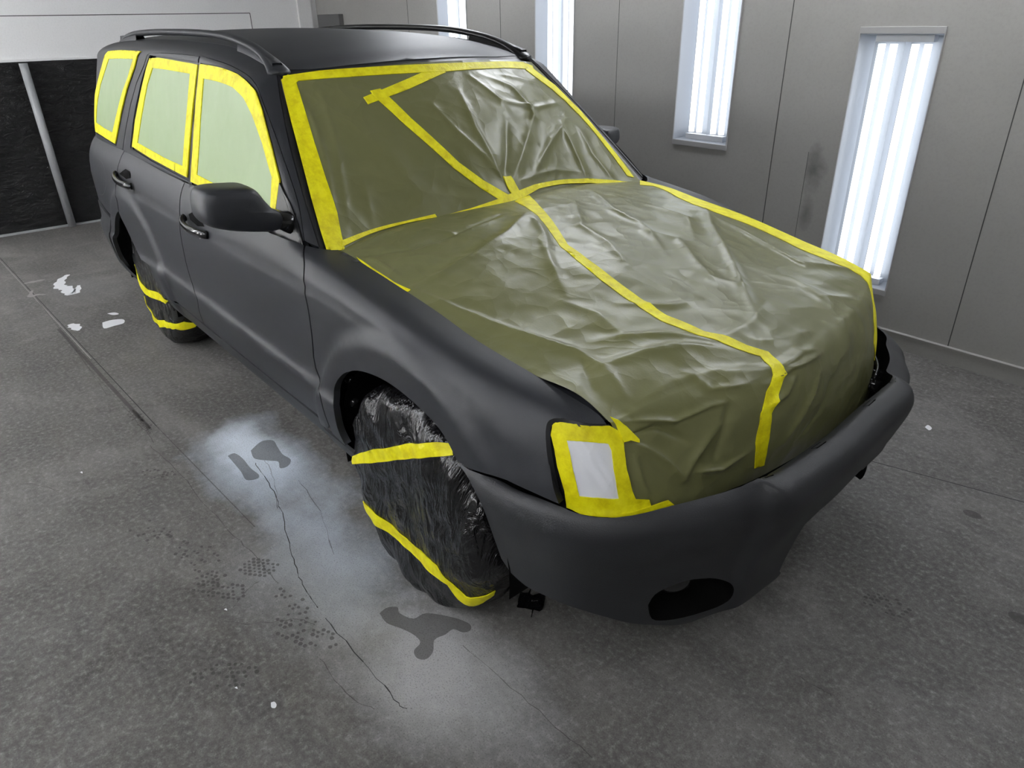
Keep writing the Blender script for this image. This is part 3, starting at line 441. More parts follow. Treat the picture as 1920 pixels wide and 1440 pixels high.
def floor_mat(name, k=1.0, tint=(1, 1, 1)):
    m, nt, b = new_mat(name)
    tc = N(nt, 'ShaderNodeTexCoord'); V = tc.outputs['Object']
    big = noise(nt, .9, 5, .6, V); fine = noise(nt, 55, 6, .7, V); grit = noise(nt, 240, 2, .6, V)
    sw = N(nt, 'ShaderNodeMapping'); sw.inputs['Scale'].default_value = (.7, 5, 1); sw.inputs['Rotation'].default_value = (0, 0, .35); L(nt, V, sw.inputs[0])
    strk = noise(nt, 1.6, 5, .6, sw.outputs[0], .6)
    c = mixc(nt, ramp(nt, big, [(.35, 0.0), (.65, 1.0)]), (.062, .059, .055, 1), (.155, .150, .141, 1))
    mid = noise(nt, 4.5, 6, .7, V, .5); c = mixc(nt, ramp(nt, mid, [(.42, .0), (.70, .6)]), c, (.05, .046, .042, 1))
    mid2 = noise(nt, 2.2, 7, .72, V, 1.0); c = mixc(nt, ramp(nt, mid2, [(.52, .0), (.72, .5)]), c, (.26, .25, .235, 1))
    c = mixc(nt, ramp(nt, strk, [(.42, 0.0), (.72, .55)]), c, (.055, .054, .054, 1))
    c = mixc(nt, ramp(nt, fine, [(.40, .0), (.75, .55)]), c, (.25, .245, .235, 1))
    c = mixc(nt, ramp(nt, grit, [(.62, .0), (.80, .6)]), c, (.36, .36, .35, 1))
    # overspray haze laid on the concrete (a coat of paint dust with its own outline)
    def blob(cx, cy, rx, ry, rot, col, a, soft=.15):
        nonlocal c
        mp = N(nt, 'ShaderNodeMapping', vector_type='TEXTURE'); mp.inputs['Location'].default_value = (cx, cy, 0); mp.inputs['Rotation'].default_value = (0, 0, rot); mp.inputs['Scale'].default_value = (rx, ry, 1)
        L(nt, V, mp.inputs[0])
        ln = N(nt, 'ShaderNodeVectorMath', operation='LENGTH'); L(nt, mp.outputs[0], ln.inputs[0])
        nn = noise(nt, 3.5, 5, .6, V)
        ad = N(nt, 'ShaderNodeMath', operation='MULTIPLY_ADD'); L(nt, nn, ad.inputs[0]); ad.inputs[1].default_value = .8; L(nt, ln.outputs['Value'], ad.inputs[2])
        c = mixc(nt, ramp(nt, ad.outputs[0], [(.35 + soft, a), (1.30, 0.0)]), c, (*col, 1))
    blob(-.95, -.92, .98, .42, .06, (.50, .56, .64), .95)
    blob(-.30, -.98, .80, .34, -.05, (.40, .44, .50), .8)
    blob(-1.15, -.92, .52, .22, .1, (.72, .78, .86), .9)
    blob(.30, -.98, .75, .46, .3, (.46, .46, .47), .75)
    blob(-3.9, -.95, .6, .5, 0, (.22, .22, .22), .4)
    blob(-.25, -1.12, .75, .40, .1, (.30, .305, .31), .5)
    c = mixc(nt, ramp(nt, grit, [(.30, .55), (.46, .0)]), c, (.045, .043, .04, 1))
    c = mixc(nt, ramp(nt, fine, [(.56, .0), (.80, .40)]), c, (.42, .42, .41, 1))
    if k != 1: c = mixc(nt, 1 - k, c, (.03 * tint[0], .028 * tint[1], .026 * tint[2], 1))
    L(nt, c, b.inputs['Base Color'])
    b.inputs['Roughness'].default_value = .62; b.inputs['Specular IOR Level'].default_value = .35
    bump(nt, b, fine, .25, .004)
    return m
M['floor'] = floor_mat('stained_concrete_floor')
M['stain'] = floor_mat('damp_dark_patch', .33)
M['print'] = floor_mat('faint_boot_print', .36)
M['chip'] = simple('white_paint_chip', (.75, .76, .78), .5)
M['joint'] = simple('worn_joint_edge', (.26, .25, .24), .7)
M['seamf'] = simple('floor_joint', (.03, .03, .03), .9)
# ---------------------------------------------------------------- mesh helpers
class MB:
    def __init__(s): s.v = []; s.f = []; s.m = []
    def add(s, v, f, mi=0):
        o = len(s.v); s.v += [tuple(map(float, p)) for p in v]; s.f += [tuple(i + o for i in q) for q in f]; s.m += [mi] * len(f)
        return s
    def build(s, name, mats, parent=None, smooth=True, bevel=0):
        me = bpy.data.meshes.new(name); me.from_pydata(s.v, [], s.f); me.validate(); me.update()
        for m in (mats if isinstance(mats, (list, tuple)) else [mats]): me.materials.append(m)
        if len(me.polygons) == len(s.m): me.polygons.foreach_set('material_index', s.m)
        me.polygons.foreach_set('use_smooth', [smooth] * len(me.polygons))
        o = bpy.data.objects.new(name, me); COL.objects.link(o)
        if parent:
            o.parent = parent; o.matrix_parent_inverse = parent.matrix_world.inverted() if False else Matrix.Translation(-parent.location)
        if bevel:
            b = o.modifiers.new('b', 'BEVEL'); b.width = bevel; b.segments = 2; b.limit_method = 'ANGLE'
        return o
def inside(P, poly):
    x, y = P[:, 0], P[:, 1]; poly = np.asarray(poly); r = np.zeros(len(P), bool); j = len(poly) - 1
    for i in range(len(poly)):
        xi, yi = poly[i]; xj, yj = poly[j]
        c = ((yi > y) != (yj > y)) & (x < (xj - xi) * (y - yi) / ((yj - yi) or 1e-12) + xi)
        r ^= c; j = i
    return r
def resample(poly, step):
    o = []
    for i in range(len(poly)):
        a = np.array(poly[i], float); b = np.array(poly[(i + 1) % len(poly)], float); n = max(1, int(round(np.linalg.norm(b - a) / step)))
        for k in range(n): o.append(a + (b - a) * k / n)
    return np.array(o)
def smooth_poly(pts, n=6, closed=False):
    """catmull-rom refine an open polyline"""
    P = [np.array(p, float) for p in pts]; o = []
    for i in range(len(P) - 1):
        p0 = P[max(i - 1, 0)]; p1 = P[i]; p2 = P[i + 1]; p3 = P[min(i + 2, len(P) - 1)]
        for k in range(n):
            t = k / n
            o.append(.5 * (2 * p1 + (p2 - p0) * t + (2 * p0 - 5 * p1 + 4 * p2 - p3) * t * t + (3 * p1 - p0 - 3 * p2 + p3) * t ** 3))
    o.append(P[-1]); return [tuple(p) for p in o]
def area(p):
    p = np.asarray(p); return .5 * np.sum(p[:, 0] * np.roll(p[:, 1], -1) - np.roll(p[:, 0], -1) * p[:, 1])
def grow(poly, d, sc=(1, 1)):
    """offset polygon outward by d (metric)"""
    p = np.asarray(poly, float) * sc
    q = [p[0]]
    for k in p[1:]:
        if np.linalg.norm(k - q[-1]) > 1e-6: q.append(k)
    p = np.array(q); s = np.sign(area(p)); n = len(p); o = []
    for i in range(n):
        a = p[i] - p[i - 1]; b = p[(i + 1) % n] - p[i]
        a = a / (np.linalg.norm(a) + 1e-12); b = b / (np.linalg.norm(b) + 1e-12)
        na = np.array([a[1], -a[0]]) * s; nb = np.array([b[1], -b[0]]) * s
        m = na + nb; l = np.linalg.norm(m)
        m = m / l if l > .2 else nb
        k = 1 / max(.5, m @ nb)
        o.append((p[i] + m * d * k) / sc)
    return [tuple(x) for x in o]
def tri(outer, holes, step, sc):
    loops = [resample(np.asarray(l, float) * sc, step) for l in [outer] + list(holes)]
    lo = loops[0].min(0); hi = loops[0].max(0)
    gx = np.arange(lo[0] + step * .5, hi[0], step); gy = np.arange(lo[1] + step * .5, hi[1], step * .87)
    X, Y = np.meshgrid(gx, gy); X = X + (np.arange(len(gy)) % 2)[:, None] * step * .5
    G_ = np.stack([X.ravel(), Y.ravel()], -1)
    if len(G_):
        k = inside(G_, loops[0])
        for h in loops[1:]: k &= ~inside(G_, h)
        G_ = G_[k]
    Bp = np.concatenate(loops)
    if len(G_):
        keep = np.ones(len(G_), bool)
        for i0 in range(0, len(Bp), 200):
            bb = Bp[i0:i0 + 200]; d = np.min(np.hypot(G_[:, None, 0] - bb[None, :, 0], G_[:, None, 1] - bb[None, :, 1]), 1); keep &= d > step * .5
        G_ = G_[keep]
    pts = np.concatenate([Bp, G_]) if len(G_) else Bp
    ed = []; o = 0; rings = []
    for l in loops:
        n = len(l); ed += [(o + i, o + (i + 1) % n) for i in range(n)]; rings.append(list(range(o, o + n))); o += n
    vs, es, fs, ov, oe, of = delaunay_2d_cdt([Vector(p) for p in pts], ed, [], 0, 1e-7, True)
    mp = {}
    for i, l in enumerate(ov):
        for q in l: mp[q] = i
    V = np.array([(p.x, p.y) for p in vs])
    F_ = [f for f in fs if len(f) == 3]
    Cn = np.array([V[list(f)].mean(0) for f in F_])
    k = inside(Cn, loops[0])
    for h in loops[1:]: k &= ~inside(Cn, h)
    F_ = [tuple(f) for f, q in zip(F_, k) if q]
    rings = [[mp[i] for i in r_ if i in mp] for r_ in rings]
    return V / sc, F_, rings
CARC = np.array([-1.3, 0, .75])
def patch(mb, fn, outer, holes=(), step=.03, sc=(1, 1), ref=None, thick=0, mi=0, lift=0, flip=False):
    """triangulated piece of surface fn over a 2-D outline, with its rim turned inwards by `thick`"""
    ref = CARC if ref is None else np.asarray(ref, float)
    if lift: fn = offs(fn, lift, ref)
    V, F_, rings = tri(outer, holes, step, np.array(sc, float))
    P = fn(V[:, 0], V[:, 1])
    if not F_: return
    a = P[[f[0] for f in F_]]; b = P[[f[1] for f in F_]]; c = P[[f[2] for f in F_]]
    n = np.cross(b - a, c - a); s = np.sum(n * ((a + b + c) / 3 - ref))
    if (s < 0) != flip: F_ = [f[::-1] for f in F_]
    mb.add(P, F_, mi)
    if thick:
        inn = offs(fn, -thick, ref)
        Q = inn(V[:, 0], V[:, 1])
        for r_ in rings:
            k = len(r_); vv = [P[i] for i in r_] + [Q[i] for i in r_]
            ff = [(i, (i + 1) % k, k + (i + 1) % k, k + i) for i in range(k)]
            # orient rim outwards from piece: compare with polygon side
            mb.add(vv, ff, mi)
def grid(mb, P, mi=0, closed=False, flip=False, ref=None):
    n, m = P.shape[:2]; f = []
    for i in range(n - 1):
        for j in range(m if closed else m - 1):
            q = (i * m + j, i * m + (j + 1) % m, (i + 1) * m + (j + 1) % m, (i + 1) * m + j)
            f.append(q[::-1] if flip else q)
    if ref is not None:
        V = P.reshape(-1, 3); a = V[[q[0] for q in f]]; b = V[[q[1] for q in f]]; c = V[[q[3] for q in f]]
        if np.sum(np.cross(b - a, c - a) * (a - np.asarray(ref))) < 0: f = [q[::-1] for q in f]
    mb.add(P.reshape(-1, 3), f, mi)
def box(mb, x0, x1, y0, y1, z0, z1, mi=0):
    v = [(x, y, z) for x in (x0, x1) for y in (y0, y1) for z in (z0, z1)]
    mb.add(v, [(0, 1, 3, 2), (4, 6, 7, 5), (0, 4, 5, 1), (2, 3, 7, 6), (0, 2, 6, 4), (1, 5, 7, 3)], mi)
def tube(mb, pts, ra, rb=None, up=(0, 0, 1), n=12, mi=0, caps=True):
    pts = np.array(pts, float); k = len(pts); rb = ra if rb is None else rb
    ra = np.ones(k) * ra; rb = np.ones(k) * rb; up = np.array(up, float); R_ = []
    for i in range(k):
        t = pts[min(i + 1, k - 1)] - pts[max(i - 1, 0)]; t /= np.linalg.norm(t) + 1e-12
        s = np.cross(t, up); s /= np.linalg.norm(s) + 1e-12; w = np.cross(s, t)
        a = np.arange(n) * 2 * math.pi / n
        R_.append(pts[i] + np.outer(np.cos(a), s) * ra[i] + np.outer(np.sin(a), w) * rb[i])
    P = np.array(R_); o = len(mb.v)
    grid(mb, P, mi, True, flip=True)
    if caps:
        mb.f += [tuple(o + i for i in range(n)), tuple(o + (k - 1) * n + i for i in range(n))[::-1]]; mb.m += [mi, mi]
def cyl(mb, c, axis, r, h, n=24, mi=0):
    c = np.array(c, float); a = np.zeros(3); a['xyz'.index(axis)] = h / 2
    tube(mb, [c - a, c + a], r, r, up=(0, 0, 1) if axis != 'z' else (1, 0, 0), n=n, mi=mi)
def empty(name, loc, label, cat, group=None):
    o = bpy.data.objects.new(name, None); COL.objects.link(o); o.location = loc; o['label'] = label; o['category'] = cat
    if group: o['group'] = group
    return o
def tag(o, label, cat, group=None):
    o['label'] = label; o['category'] = cat
    if group: o['group'] = group
    return o
def struct(o): o['kind'] = 'structure'; return o
def curve_uv(pts, n=6): return smooth_poly(pts, n)
SLS = (1, .085); SUS = (1, .30)
MIR = lambda L_: [(x, t) for x, t in L_]
# ================================================================= CAR
car = empty('car', (-1.3, 0, 0), 'matte charcoal grey estate car with roof rails, taped and papered for painting', 'car')
T = TR
xz2t_x = np.linspace(0, 10, 401)
def z2t(x, z):
    zz = SL(np.full(401, x), xz2t_x)[..., 2]
    return float(np.interp(z, zz, xz2t_x))
arch_r = []
for a in np.linspace(math.radians(4), math.radians(181), 34):
    x = -2.575 + .405 * math.cos(a); z = .325 + .405 * math.sin(a)
    arch_r.append((x, z2t(x, z)))
arch_f = curve_uv(T['arch_f'], 5)
SEAMF = curve_uv(T['seam_fender'], 3); SEAMB = curve_uv(T['seam_b'], 3); SEAMC = curve_uv(T['seam_c'], 3)
BF = T['belt_f']; BRR = T['belt_r']
HE = curve_uv(T['hood_edge'], 3); FHL = curve_uv(T['fender_hl'], 3); FB_ = curve_uv(T['fender_bump'], 3)
fender_o = HE + FHL[1:] + FB_[1:] + arch_f[1:] + [(-.305, 1.78), (-.37, 1.85)] + SEAMF[::-1]
fdoor_o = SEAMF + [(-.40, 1.84), (-.8, 1.75), (-1.60, 1.75)] + SEAMB[::-1] + BF[::-1][1:]
kc = [i for i, p in enumerate(arch_r) if p[1] > z2t(p[0], .50)][0]
SEAMC2 = [p for p in SEAMC if p[1] > z2t(p[0], .53)]
rdoor_o = SEAMB + [(-1.66, 1.75), (-2.165, 1.75)] + arch_r[1:kc + 1] + SEAMC2[::-1] + BRR[::-1][1:]
quart_o = SEAMC2 + arch_r[kc + 1:] + [(-2.98, 1.9), (-3.0, 4.6), (-3.30, 4.9), (-3.62, 5.0), (-3.62, 10), (-3.0, 10), (-2.66, 10)]
rbump_o = [(-2.985, 4.55), (-2.985, 1.9), (-2.90, .9), (-2.88, .1), (-3.62, .1), (-3.62, 4.9), (-3.30, 4.8)]
rocker_o = [(-.255, 1.72), (-.262, .2), (-2.20, .2), (-2.175, 1.67), (-1.2, 1.66), (-.40, 1.70)]
DO = curve_uv(T['door_open'], 4); RR = T['rdoor_rear']; PF = curve_uv(T['pill_front'], 3)
frame_o = PF[::-1] + [(-1.12, 2.0), (-1.3, 2.0), (-2.4, 2.0), (-3.2, 2.0), (-3.36, 2.0), (-3.44, 1.6), (-3.50, 1.0), (-3.57, .5), (-3.62, 0), (-3.62, -.04), (-2.70, -.04)] + RR + DO[1:]
wq_h = grow(T['win_q'], .006, SUS)
split = -1.633
fdf_o = [(split, 1.34)] + [p for p in DO if p[0] > split + .03] + [(-.575, .4), (-.58, -.02), (split, -.02)]
rdf_o = [(split - .006, -.02), (-2.665, -.02)] + RR + [p for p in DO[1:] if p[0] < split - .04] + [(split - .006, 1.33)]
def seam_rib(mb, fn, pts, w, ref=CARC, lift=.0012, sc=(1, 1), taper=True):
    p = np.array(smooth_poly(pts, 5)) * sc; n = len(p); o = []
    t = np.gradient(p, axis=0); t /= np.linalg.norm(t, axis=1, keepdims=True) + 1e-12; nn = np.stack([-t[:, 1], t[:, 0]], -1)
    ws = w * (np.clip(np.sin(np.linspace(.15, math.pi - .15, n)), .3, 1) if taper else np.ones(n))
    A = (p + nn * ws[:, None]) / sc; B_ = (p - nn * ws[:, None]) / sc
    g_ = offs(fn, lift, ref)
    P = np.stack([g_(A[:, 0], A[:, 1]), g_(B_[:, 0], B_[:, 1])], 1); grid(mb, P, ref=ref)
def side(m, sfx):
    fl = (lambda f: (lambda a, b: f(a, b, m)))
    SLm = fl(SL); SUm = fl(SU)
    g = -.0038
    def low(name, outer, mat, par=car, extra=None, thick=.022, lift=0, step=.024):
        mb = MB(); patch(mb, SLm, grow(outer, g, SLS), (), step, SLS, None, thick, 0, lift)
        if extra: extra(mb)
        return mb.build(name, mat, par)
    low('fender', fender_o, M['paint'])
    def exf(mb): patch(mb, SUm, grow(fdf_o, g, SUS), [grow(T['win_f'], .009, SUS)], .022, SUS, None, .02)
    fd = low('front_door', fdoor_o, M['paint'], extra=exf)
    def exr(mb): patch(mb, SUm, grow(rdf_o, g, SUS), [grow(T['win_r'], .009, SUS)], .022, SUS, None, .02)
    rd = low('rear_door', rdoor_o, M['paint'], extra=exr)
    def exq(mb): patch(mb, SUm, grow(frame_o, g * .6, SUS), [wq_h], .024, SUS, None, .02)
    qp = low('body_side_panel', quart_o, M['paint'], extra=exq)
    low('rocker_panel', rocker_o, M['plastic'], lift=-.004, thick=.01)
    low('rear_bumper_corner', rbump_o, M['plastic'], lift=.006, thick=.012)
    # glass behind the masking, with its black seal
    for k in ('win_f', 'win_r', 'win_q'):
        mb = MB(); patch(mb, SUm, grow(T[k], .028, SUS), (), .04, SUS, None, 0, 0, -.008); mb.build('window_glass', M['trim'], car)
    # black strip on the B pillar
    mb = MB(); patch(mb, SUm, [(-1.655, .0), (-1.612, .0), (-1.608, 1.03), (-1.632, 1.03)], (), .03, SUS, None, .003, 0, .0018)
    mb.build('pillar_trim', M['trim'], car)
    mb = MB(); seam_rib(mb, SUm, T['wgap'], .0075, sc=SUS, lift=.003, taper=False); mb.build('window_channel', M['dark'], car)
    # belt weatherstrip
    for a, b in ((-1.615, -.80), (-2.62, -1.665)):
        mb = MB()
        xs = np.linspace(a, b, 14)
        tube(mb, [SUm(np.array(x), np.array(-.02)) + np.array([0, m * .004, 0]) for x in xs], .006, .011, mi=0, n=8)
        mb.build('weatherstrip', M['trim'], car)
    # windscreen side trim
    mb = MB(); K = PF; R2 = []
    for i, p in enumerate(K):
        a = SUm(np.array(p[0]), np.array(p[1])); w = WSp(np.array(-1.03), np.array(i / (len(K) - 1.)))
        if m > 0: w = w * np.array([1, -1, 1])
        i0 = 1 - i / (len(K) - 1.)
        w = WSp(np.array(-1.0), np.array(i0))
        if m > 0: w = WSp(np.array(1.0), np.array(i0))
        c = (a + w) / 2 - np.array([.3, m * .5, .6]) * .012
        R2.append([a - np.array([.3, 0, .4]) * .010, a * .65 + w * .35 + np.array([.002, m * .002, .001]), c, w - np.array([.01, 0, .012])])
    grid(mb, np.array(R2), ref=CARC); mb.build('windshield_seal', M['trim'], car)
    return fd, rd, qp
fdR, rdR, qpR = side(-1, 'r'); fdL, rdL, qpL = side(1, 'l')
# fuel door outline
mb = MB(); seam_rib(mb, SL, T['fuel'], .0022, sc=SLS); mb.build('fuel_door_seam', M['trim'], qpR)
# door handles (arched grip over a flat dark patch painted as the recess shade)
def handle(door, pts, cav, key, m=-1):
    h = smooth_poly(pts, 5); n = len(h); P = []
    for i, (x, t) in enumerate(h):
        s = i / (n - 1); p = SL(np.array(x), np.array(t), m); p = p + np.array([0, m * (.006 + .026 * math.sin(math.pi * min(1, max(0, s))) ** .6), 0]); P.append(p)
    mb = MB(); tube(mb, P, .012, .016, n=12)
    o = mb.build('door_handle', M['gloss'], door)
    mb = MB(); patch(mb, lambda a, b: SL(a, b, m), cav, (), .012, SLS, None, 0, 0, .003); mb.build('handle_recess_shade', M['dark'], door)
    if key:
        mb = MB(); p = SL(np.array(key[0]), np.array(key[1]), m); tube(mb, [p, p + np.array([0, m * .006, 0])], .011, .011, n=16); mb.build('keyhole_cap', M['chrome'], door)
for m, fd, rd in ((-1, fdR, rdR), (1, fdL, rdL)):
    handle(fd, T['handle_f'], T['shade_f'], (-1.41, 6.72), m); handle(rd, T['handle_r'], T['shade_r'], None, m)
# roof
fr = [(float(np.interp(y, [p[1] for p in WT], [p[0] for p in WT])) - .048, y / .574) for y in np.linspace(-.56, .56, 25)]
roof_o = [(-1.10, -1.0)] + fr + [(-1.10, 1.0)] + [(-1.4, 1.0), (-3.37, 1.0), (-3.44, .5), (-3.46, 0), (-3.44, -.5), (-3.37, -1.0), (-1.4, -1.0)]
mb = MB(); patch(mb, ROOF, roof_o, (), .04, (1, .57), None, .012); mb.build('roof', M['paint'], car)
# black strip between roof edge and the screen
mb = MB(); R2 = []
for u in np.linspace(-1, 1, 41):
    w = WSp(np.array(u), np.array(1.0)); y = float(w[1]); x = float(np.interp(y, [p[1] for p in WT], [p[0] for p in WT])) - .049
    a = ROOF(np.array(x), np.array(np.clip(y / .574, -1, 1)))
    R2.append([a + np.array([.0, 0, -.012]), a + np.array([.004, 0, -.003]), (a + w) / 2 + np.array([0, 0, -.008]), w + np.array([-.008, 0, -.010])])
grid(mb, np.array(R2), ref=CARC); mb.build('roof_edge_seal', M['trim'], car)
# roof rails
for m in (-1, 1):
    xs = np.array([-1.055, -1.09, -1.16, -1.25, -1.36, -1.6, -2.0, -2.5, -2.85, -3.02, -3.12, -3.17])
    lift = np.array([.004, .014, .026, .036, .041, .045, .045, .044, .040, .030, .014, .004])
    P = []; ra = []; rb = []
    for x, l in zip(xs, lift):
        p = SU(np.array(x), np.array(1.95), m); P.append((x, m * (abs(p[1]) - .012), p[2] + l - .012))
    P = np.array(smooth_poly(P, 4)); k = len(P); s = np.linspace(0, 1, k)
    ra = .021 + .022 * (1 - sm(.02, .26, s)); rb = .014 + .006 * (1 - sm(0, .25, s))
    ra = ra * np.clip(np.minimum(s / .03, (1 - s) / .04), .35, 1)
    mb = MB(); tube(mb, P, ra, rb, n=14)
    rail = mb.build('roof_rail', M['paint'] if m < 0 else M['trim'], car)
    for a, b in ((-1.08, -1.42), (-2.80, -3.12)):
        Q = []; mb = MB()
        for x in np.linspace(a, b, 6):
            p = SU(np.array(x), np.array(1.95), m); Q.append([(x, m * (abs(p[1]) - .012 + dy), p[2] + dz) for dy, dz in ((.024, -.010), (.017, .026), (-.017, .026), (-.026, -.006))])
        grid(mb, np.array(Q), ref=(np.mean((a, b)), m * .5, 1.4))
        mb.build('rail_foot', M['paint'] if m < 0 else M['trim'], rail)
# bumper
bt = T['bp_top']; lip = curve_uv(T['bp_lip'], 2); low = curve_uv(T['bp_low'], 3)
BPS = (.108, .055)
half = [(u, t) for u, t in bt] + [(u, t) for u, t in lip[1:]] + [(8.75, 8.2), (9.2, 8.7), (10, 8.8), (11, 8.8)]
bot = [p for p in low if p[0] > .98]
bot = [(u, min(t, 2.45)) for u, t in bot][:-1] + [(9.86, 1.6), (9.93, 2.4), (9.98, 3.1), (10.3, 3.3), (11, 3.35)]
arch_b = curve_uv(T['bp_arch'], 3)
right = half + [(22 - u, t) for u, t in half[::-1][1:]]
botL = [(22 - u, max(t, 2.5 + .5 * sm(7.5, 9.5, u))) for u, t in bot[::-1][1:]]
bottom = bot + botL
bump_o = right + [(22 - u, t) for u, t in arch_b[1:-1]] + bottom[::-1] + arch_b[::-1][1:-1]
fog = smooth_poly(T['fog'] + [T['fog'][0]], 3)[:-1]; fogL = [(22 - u, t) for u, t in fog]
BREF = (.2, 0, .45)
mb = MB(); patch(mb, BP, bump_o, [fog, fogL], .015, BPS, BREF, .0)
bum = mb.build('front_bumper', M['plastic'], car)
for fo in (fog, fogL):
    mb = MB()
    f3 = offs(BP, -.075, BREF); f0 = offs(BP, .0, BREF)
    a = np.array(fo); cx = a.mean(0); b = cx + (a - cx) * .86
    P = np.stack([f0(a[:, 0], a[:, 1]), offs(BP, -.012, BREF)(cx[0] + (a[:, 0] - cx[0]) * .95, cx[1] + (a[:, 1] - cx[1]) * .95), f3(b[:, 0], b[:, 1])], 0)
    grid(mb, P, closed=True); patch(mb, BP, [tuple(q) for q in b], (), .03, BPS, BREF, 0, 0, -.074)
    mb.build('fog_light_recess', M['dark'], bum)
for s in (0, 1):
    u, t = 6.6, 2.25
    if s: u = 22 - u
    p = offs(BP, -.03, BREF)(np.array(u), np.array(t))
    mb = MB(); m = 1 if s else -1
    d = np.array([.80, m * .60, 0]); sd = np.cross(d, (0, 0, 1))
    Rg = []
    for a in np.linspace(math.radians(95), math.radians(165), 14):
        Rg.append(p + sd * math.cos(a) * .052 * (1 if s else 1) * -m * -1 * 1.0 + np.array([0, 0, 1]) * math.sin(a) * .044)
    tube(mb, Rg, .0035, .0035, up=tuple(d), n=8)
    mb.build('fog_bezel_glint', M['chrome'], bum)  # only the arc that catches light; the bezel highlight is built as shape
    mb = MB(); tube(mb, [p - d * .04, p - d * .012, p - d * .006], [.045, .045, .03], [.04, .04, .026], n=20); mb.build('fog_lamp', M['gloss'], bum)
# lip ledge slots along the grille opening
for uu in (8.9, 10.2, 12.0, 13.1):
    mb = MB(); g_ = offs(BP, .0015, BREF)
    patch(mb, BP, [(uu - .13, 7.95), (uu + .13, 7.95), (uu + .13, 8.35), (uu - .13, 8.35)], (), .02, BPS, BREF, .003, 0, .002); mb.build('clip_slot', M['dark'], bum)
# brackets showing in the empty far headlamp bay
mb = MB()
for dd, dz, r_ in ((.035, .0, .006), (.055, -.012, .005), (.085, -.03, .012)):
    P = []
    for u in np.linspace(14.2, 18.6, 16):
        p = offs(BP, -dd, BREF)(np.array(u), np.array(7.4)); P.append(p + np.array([-.01, 0, dz - .012]))
    tube(mb, P, r_, r_ * 1.3, n=8)
for u in (14.4, 15.2, 16.2, 17.3):
    p = offs(BP, -.06, BREF)(np.array(u), np.array(7.4)); box(mb, p[0] - .03, p[0] + .02, p[1] - .012, p[1] + .012, p[2] - .035, p[2] - .002)
mb.build('headlamp_bracket', M['gloss'], bum)
# headlights
for m in (-1,):
    HLm = HL
    hl_body = smooth_poly(T['hl_line'], 4) + [(.4, -.16), (.80, -.16), (.80, .2), (.86, .6), (.95, .96)]
    mb = MB(); patch(mb, HLm, hl_body, (), .02, (.14, .17), (.3, -.3, .6), .03, 0, -.003); hlo = mb.build('headlight', M['gloss'], car)
    mb = MB(); seam_rib(mb, HLm, T['hl_line'], .0045, (.3, -.3, .6), .004, (.14, .17), False); mb.build('headlight_seal', M['trim'], hlo)
# hood and radiator support under the paper
mb = MB(); U, V_ = np.meshgrid(np.linspace(-.97, .97, 40), np.linspace(.04, .97, 40), indexing='ij')
P = HDp(U, V_); P[..., 2] -= .035; grid(mb, P, ref=(0, 0, 0)); mb.build('hood', M['paint'], car)
mb = MB(); U, V_ = np.meshgrid(np.linspace(-.92, .92, 30), np.linspace(1.02, 1.5, 10), indexing='ij')
P = HDp(U, V_); P[..., 0] -= .06; P[..., 2] -= .03 + .25 * np.clip((V_ - 1.2) / .3, 0, 1); grid(mb, P, ref=(0, 0, .7)); mb.build('radiator_support', M['dark'], car)
# windscreen under its paper
mb = MB(); U, V_ = np.meshgrid(np.linspace(-.98, .98, 30), np.linspace(.03, .98, 20), indexing='ij')
P = WSp(U, V_); P -= np.array([.68, 0, .73]) * .03; grid(mb, P, ref=(-1.3, 0, .7)); mb.build('windshield', M['gloss'], car)
# unseen black boxes added inside the body to block light; wheel wells
mb = MB()
box(mb, -3.35, -2.95, -.68, .68, .33, .95); box(mb, -2.12, -.42, -.76, .76, .30, .93); box(mb, -2.95, -2.12, -.60, .60, .36, .95); box(mb, -.42, .50, -.56, .56, .33, .80); box(mb, .50, .66, -.50, .46, .30, .52)
box(mb, -3.2, -1.15, -.56, .56, .93, 1.38)
mb.build('inner_light_block', M['dark'], car, smooth=False)
for cx, R_, m in ((FW, .425, -1), (FW, .425, 1), (-2.575, .43, -1), (-2.575, .43, 1)):
    mb = MB(); rows = []
    for a in np.linspace(math.radians(-8), math.radians(188), 30):
        row = []
        for yy in (.835, .70, .50):
            row.append((cx + R_ * math.cos(a), m * yy, .33 + R_ * math.sin(a)))
        row.append((cx + .05 * math.cos(a), m * .49, .33 + .05 * math.sin(a)))
        rows.append(row)
    grid(mb, np.array(rows), ref=(cx, m * 3, .3), flip=False); mb.build('wheel_well', M['dark'], car)
# liner studs seen in the front arch
for z in (.42, .50, .58):
    mb = MB(); tube(mb, [(FW - .40, -.80, z), (FW - .375, -.80, z)], .016, .016, n=12); mb.build('liner_stud', M['gloss'], car)
# wheels
for cx in (FW, RW):
    for m in (-1, 1):
        mb = MB(); prof = [(.0, .69), (.10, .72), (.18, .705), (.205, .80), (.225, .825), (.29, .832), (.318, .81), (.325, .77), (.325, .66), (.30, .625), (.0, .62)]
        rows = [[(cx + r_ * math.cos(a), m * y, .326 + r_ * math.sin(a)) for a in np.arange(40) * 2 * math.pi / 40] for r_, y in prof]
        grid(mb, np.array(rows), closed=True, ref=(cx, m * .7, .326)); mb.build('wheel', M['rubber'], car)
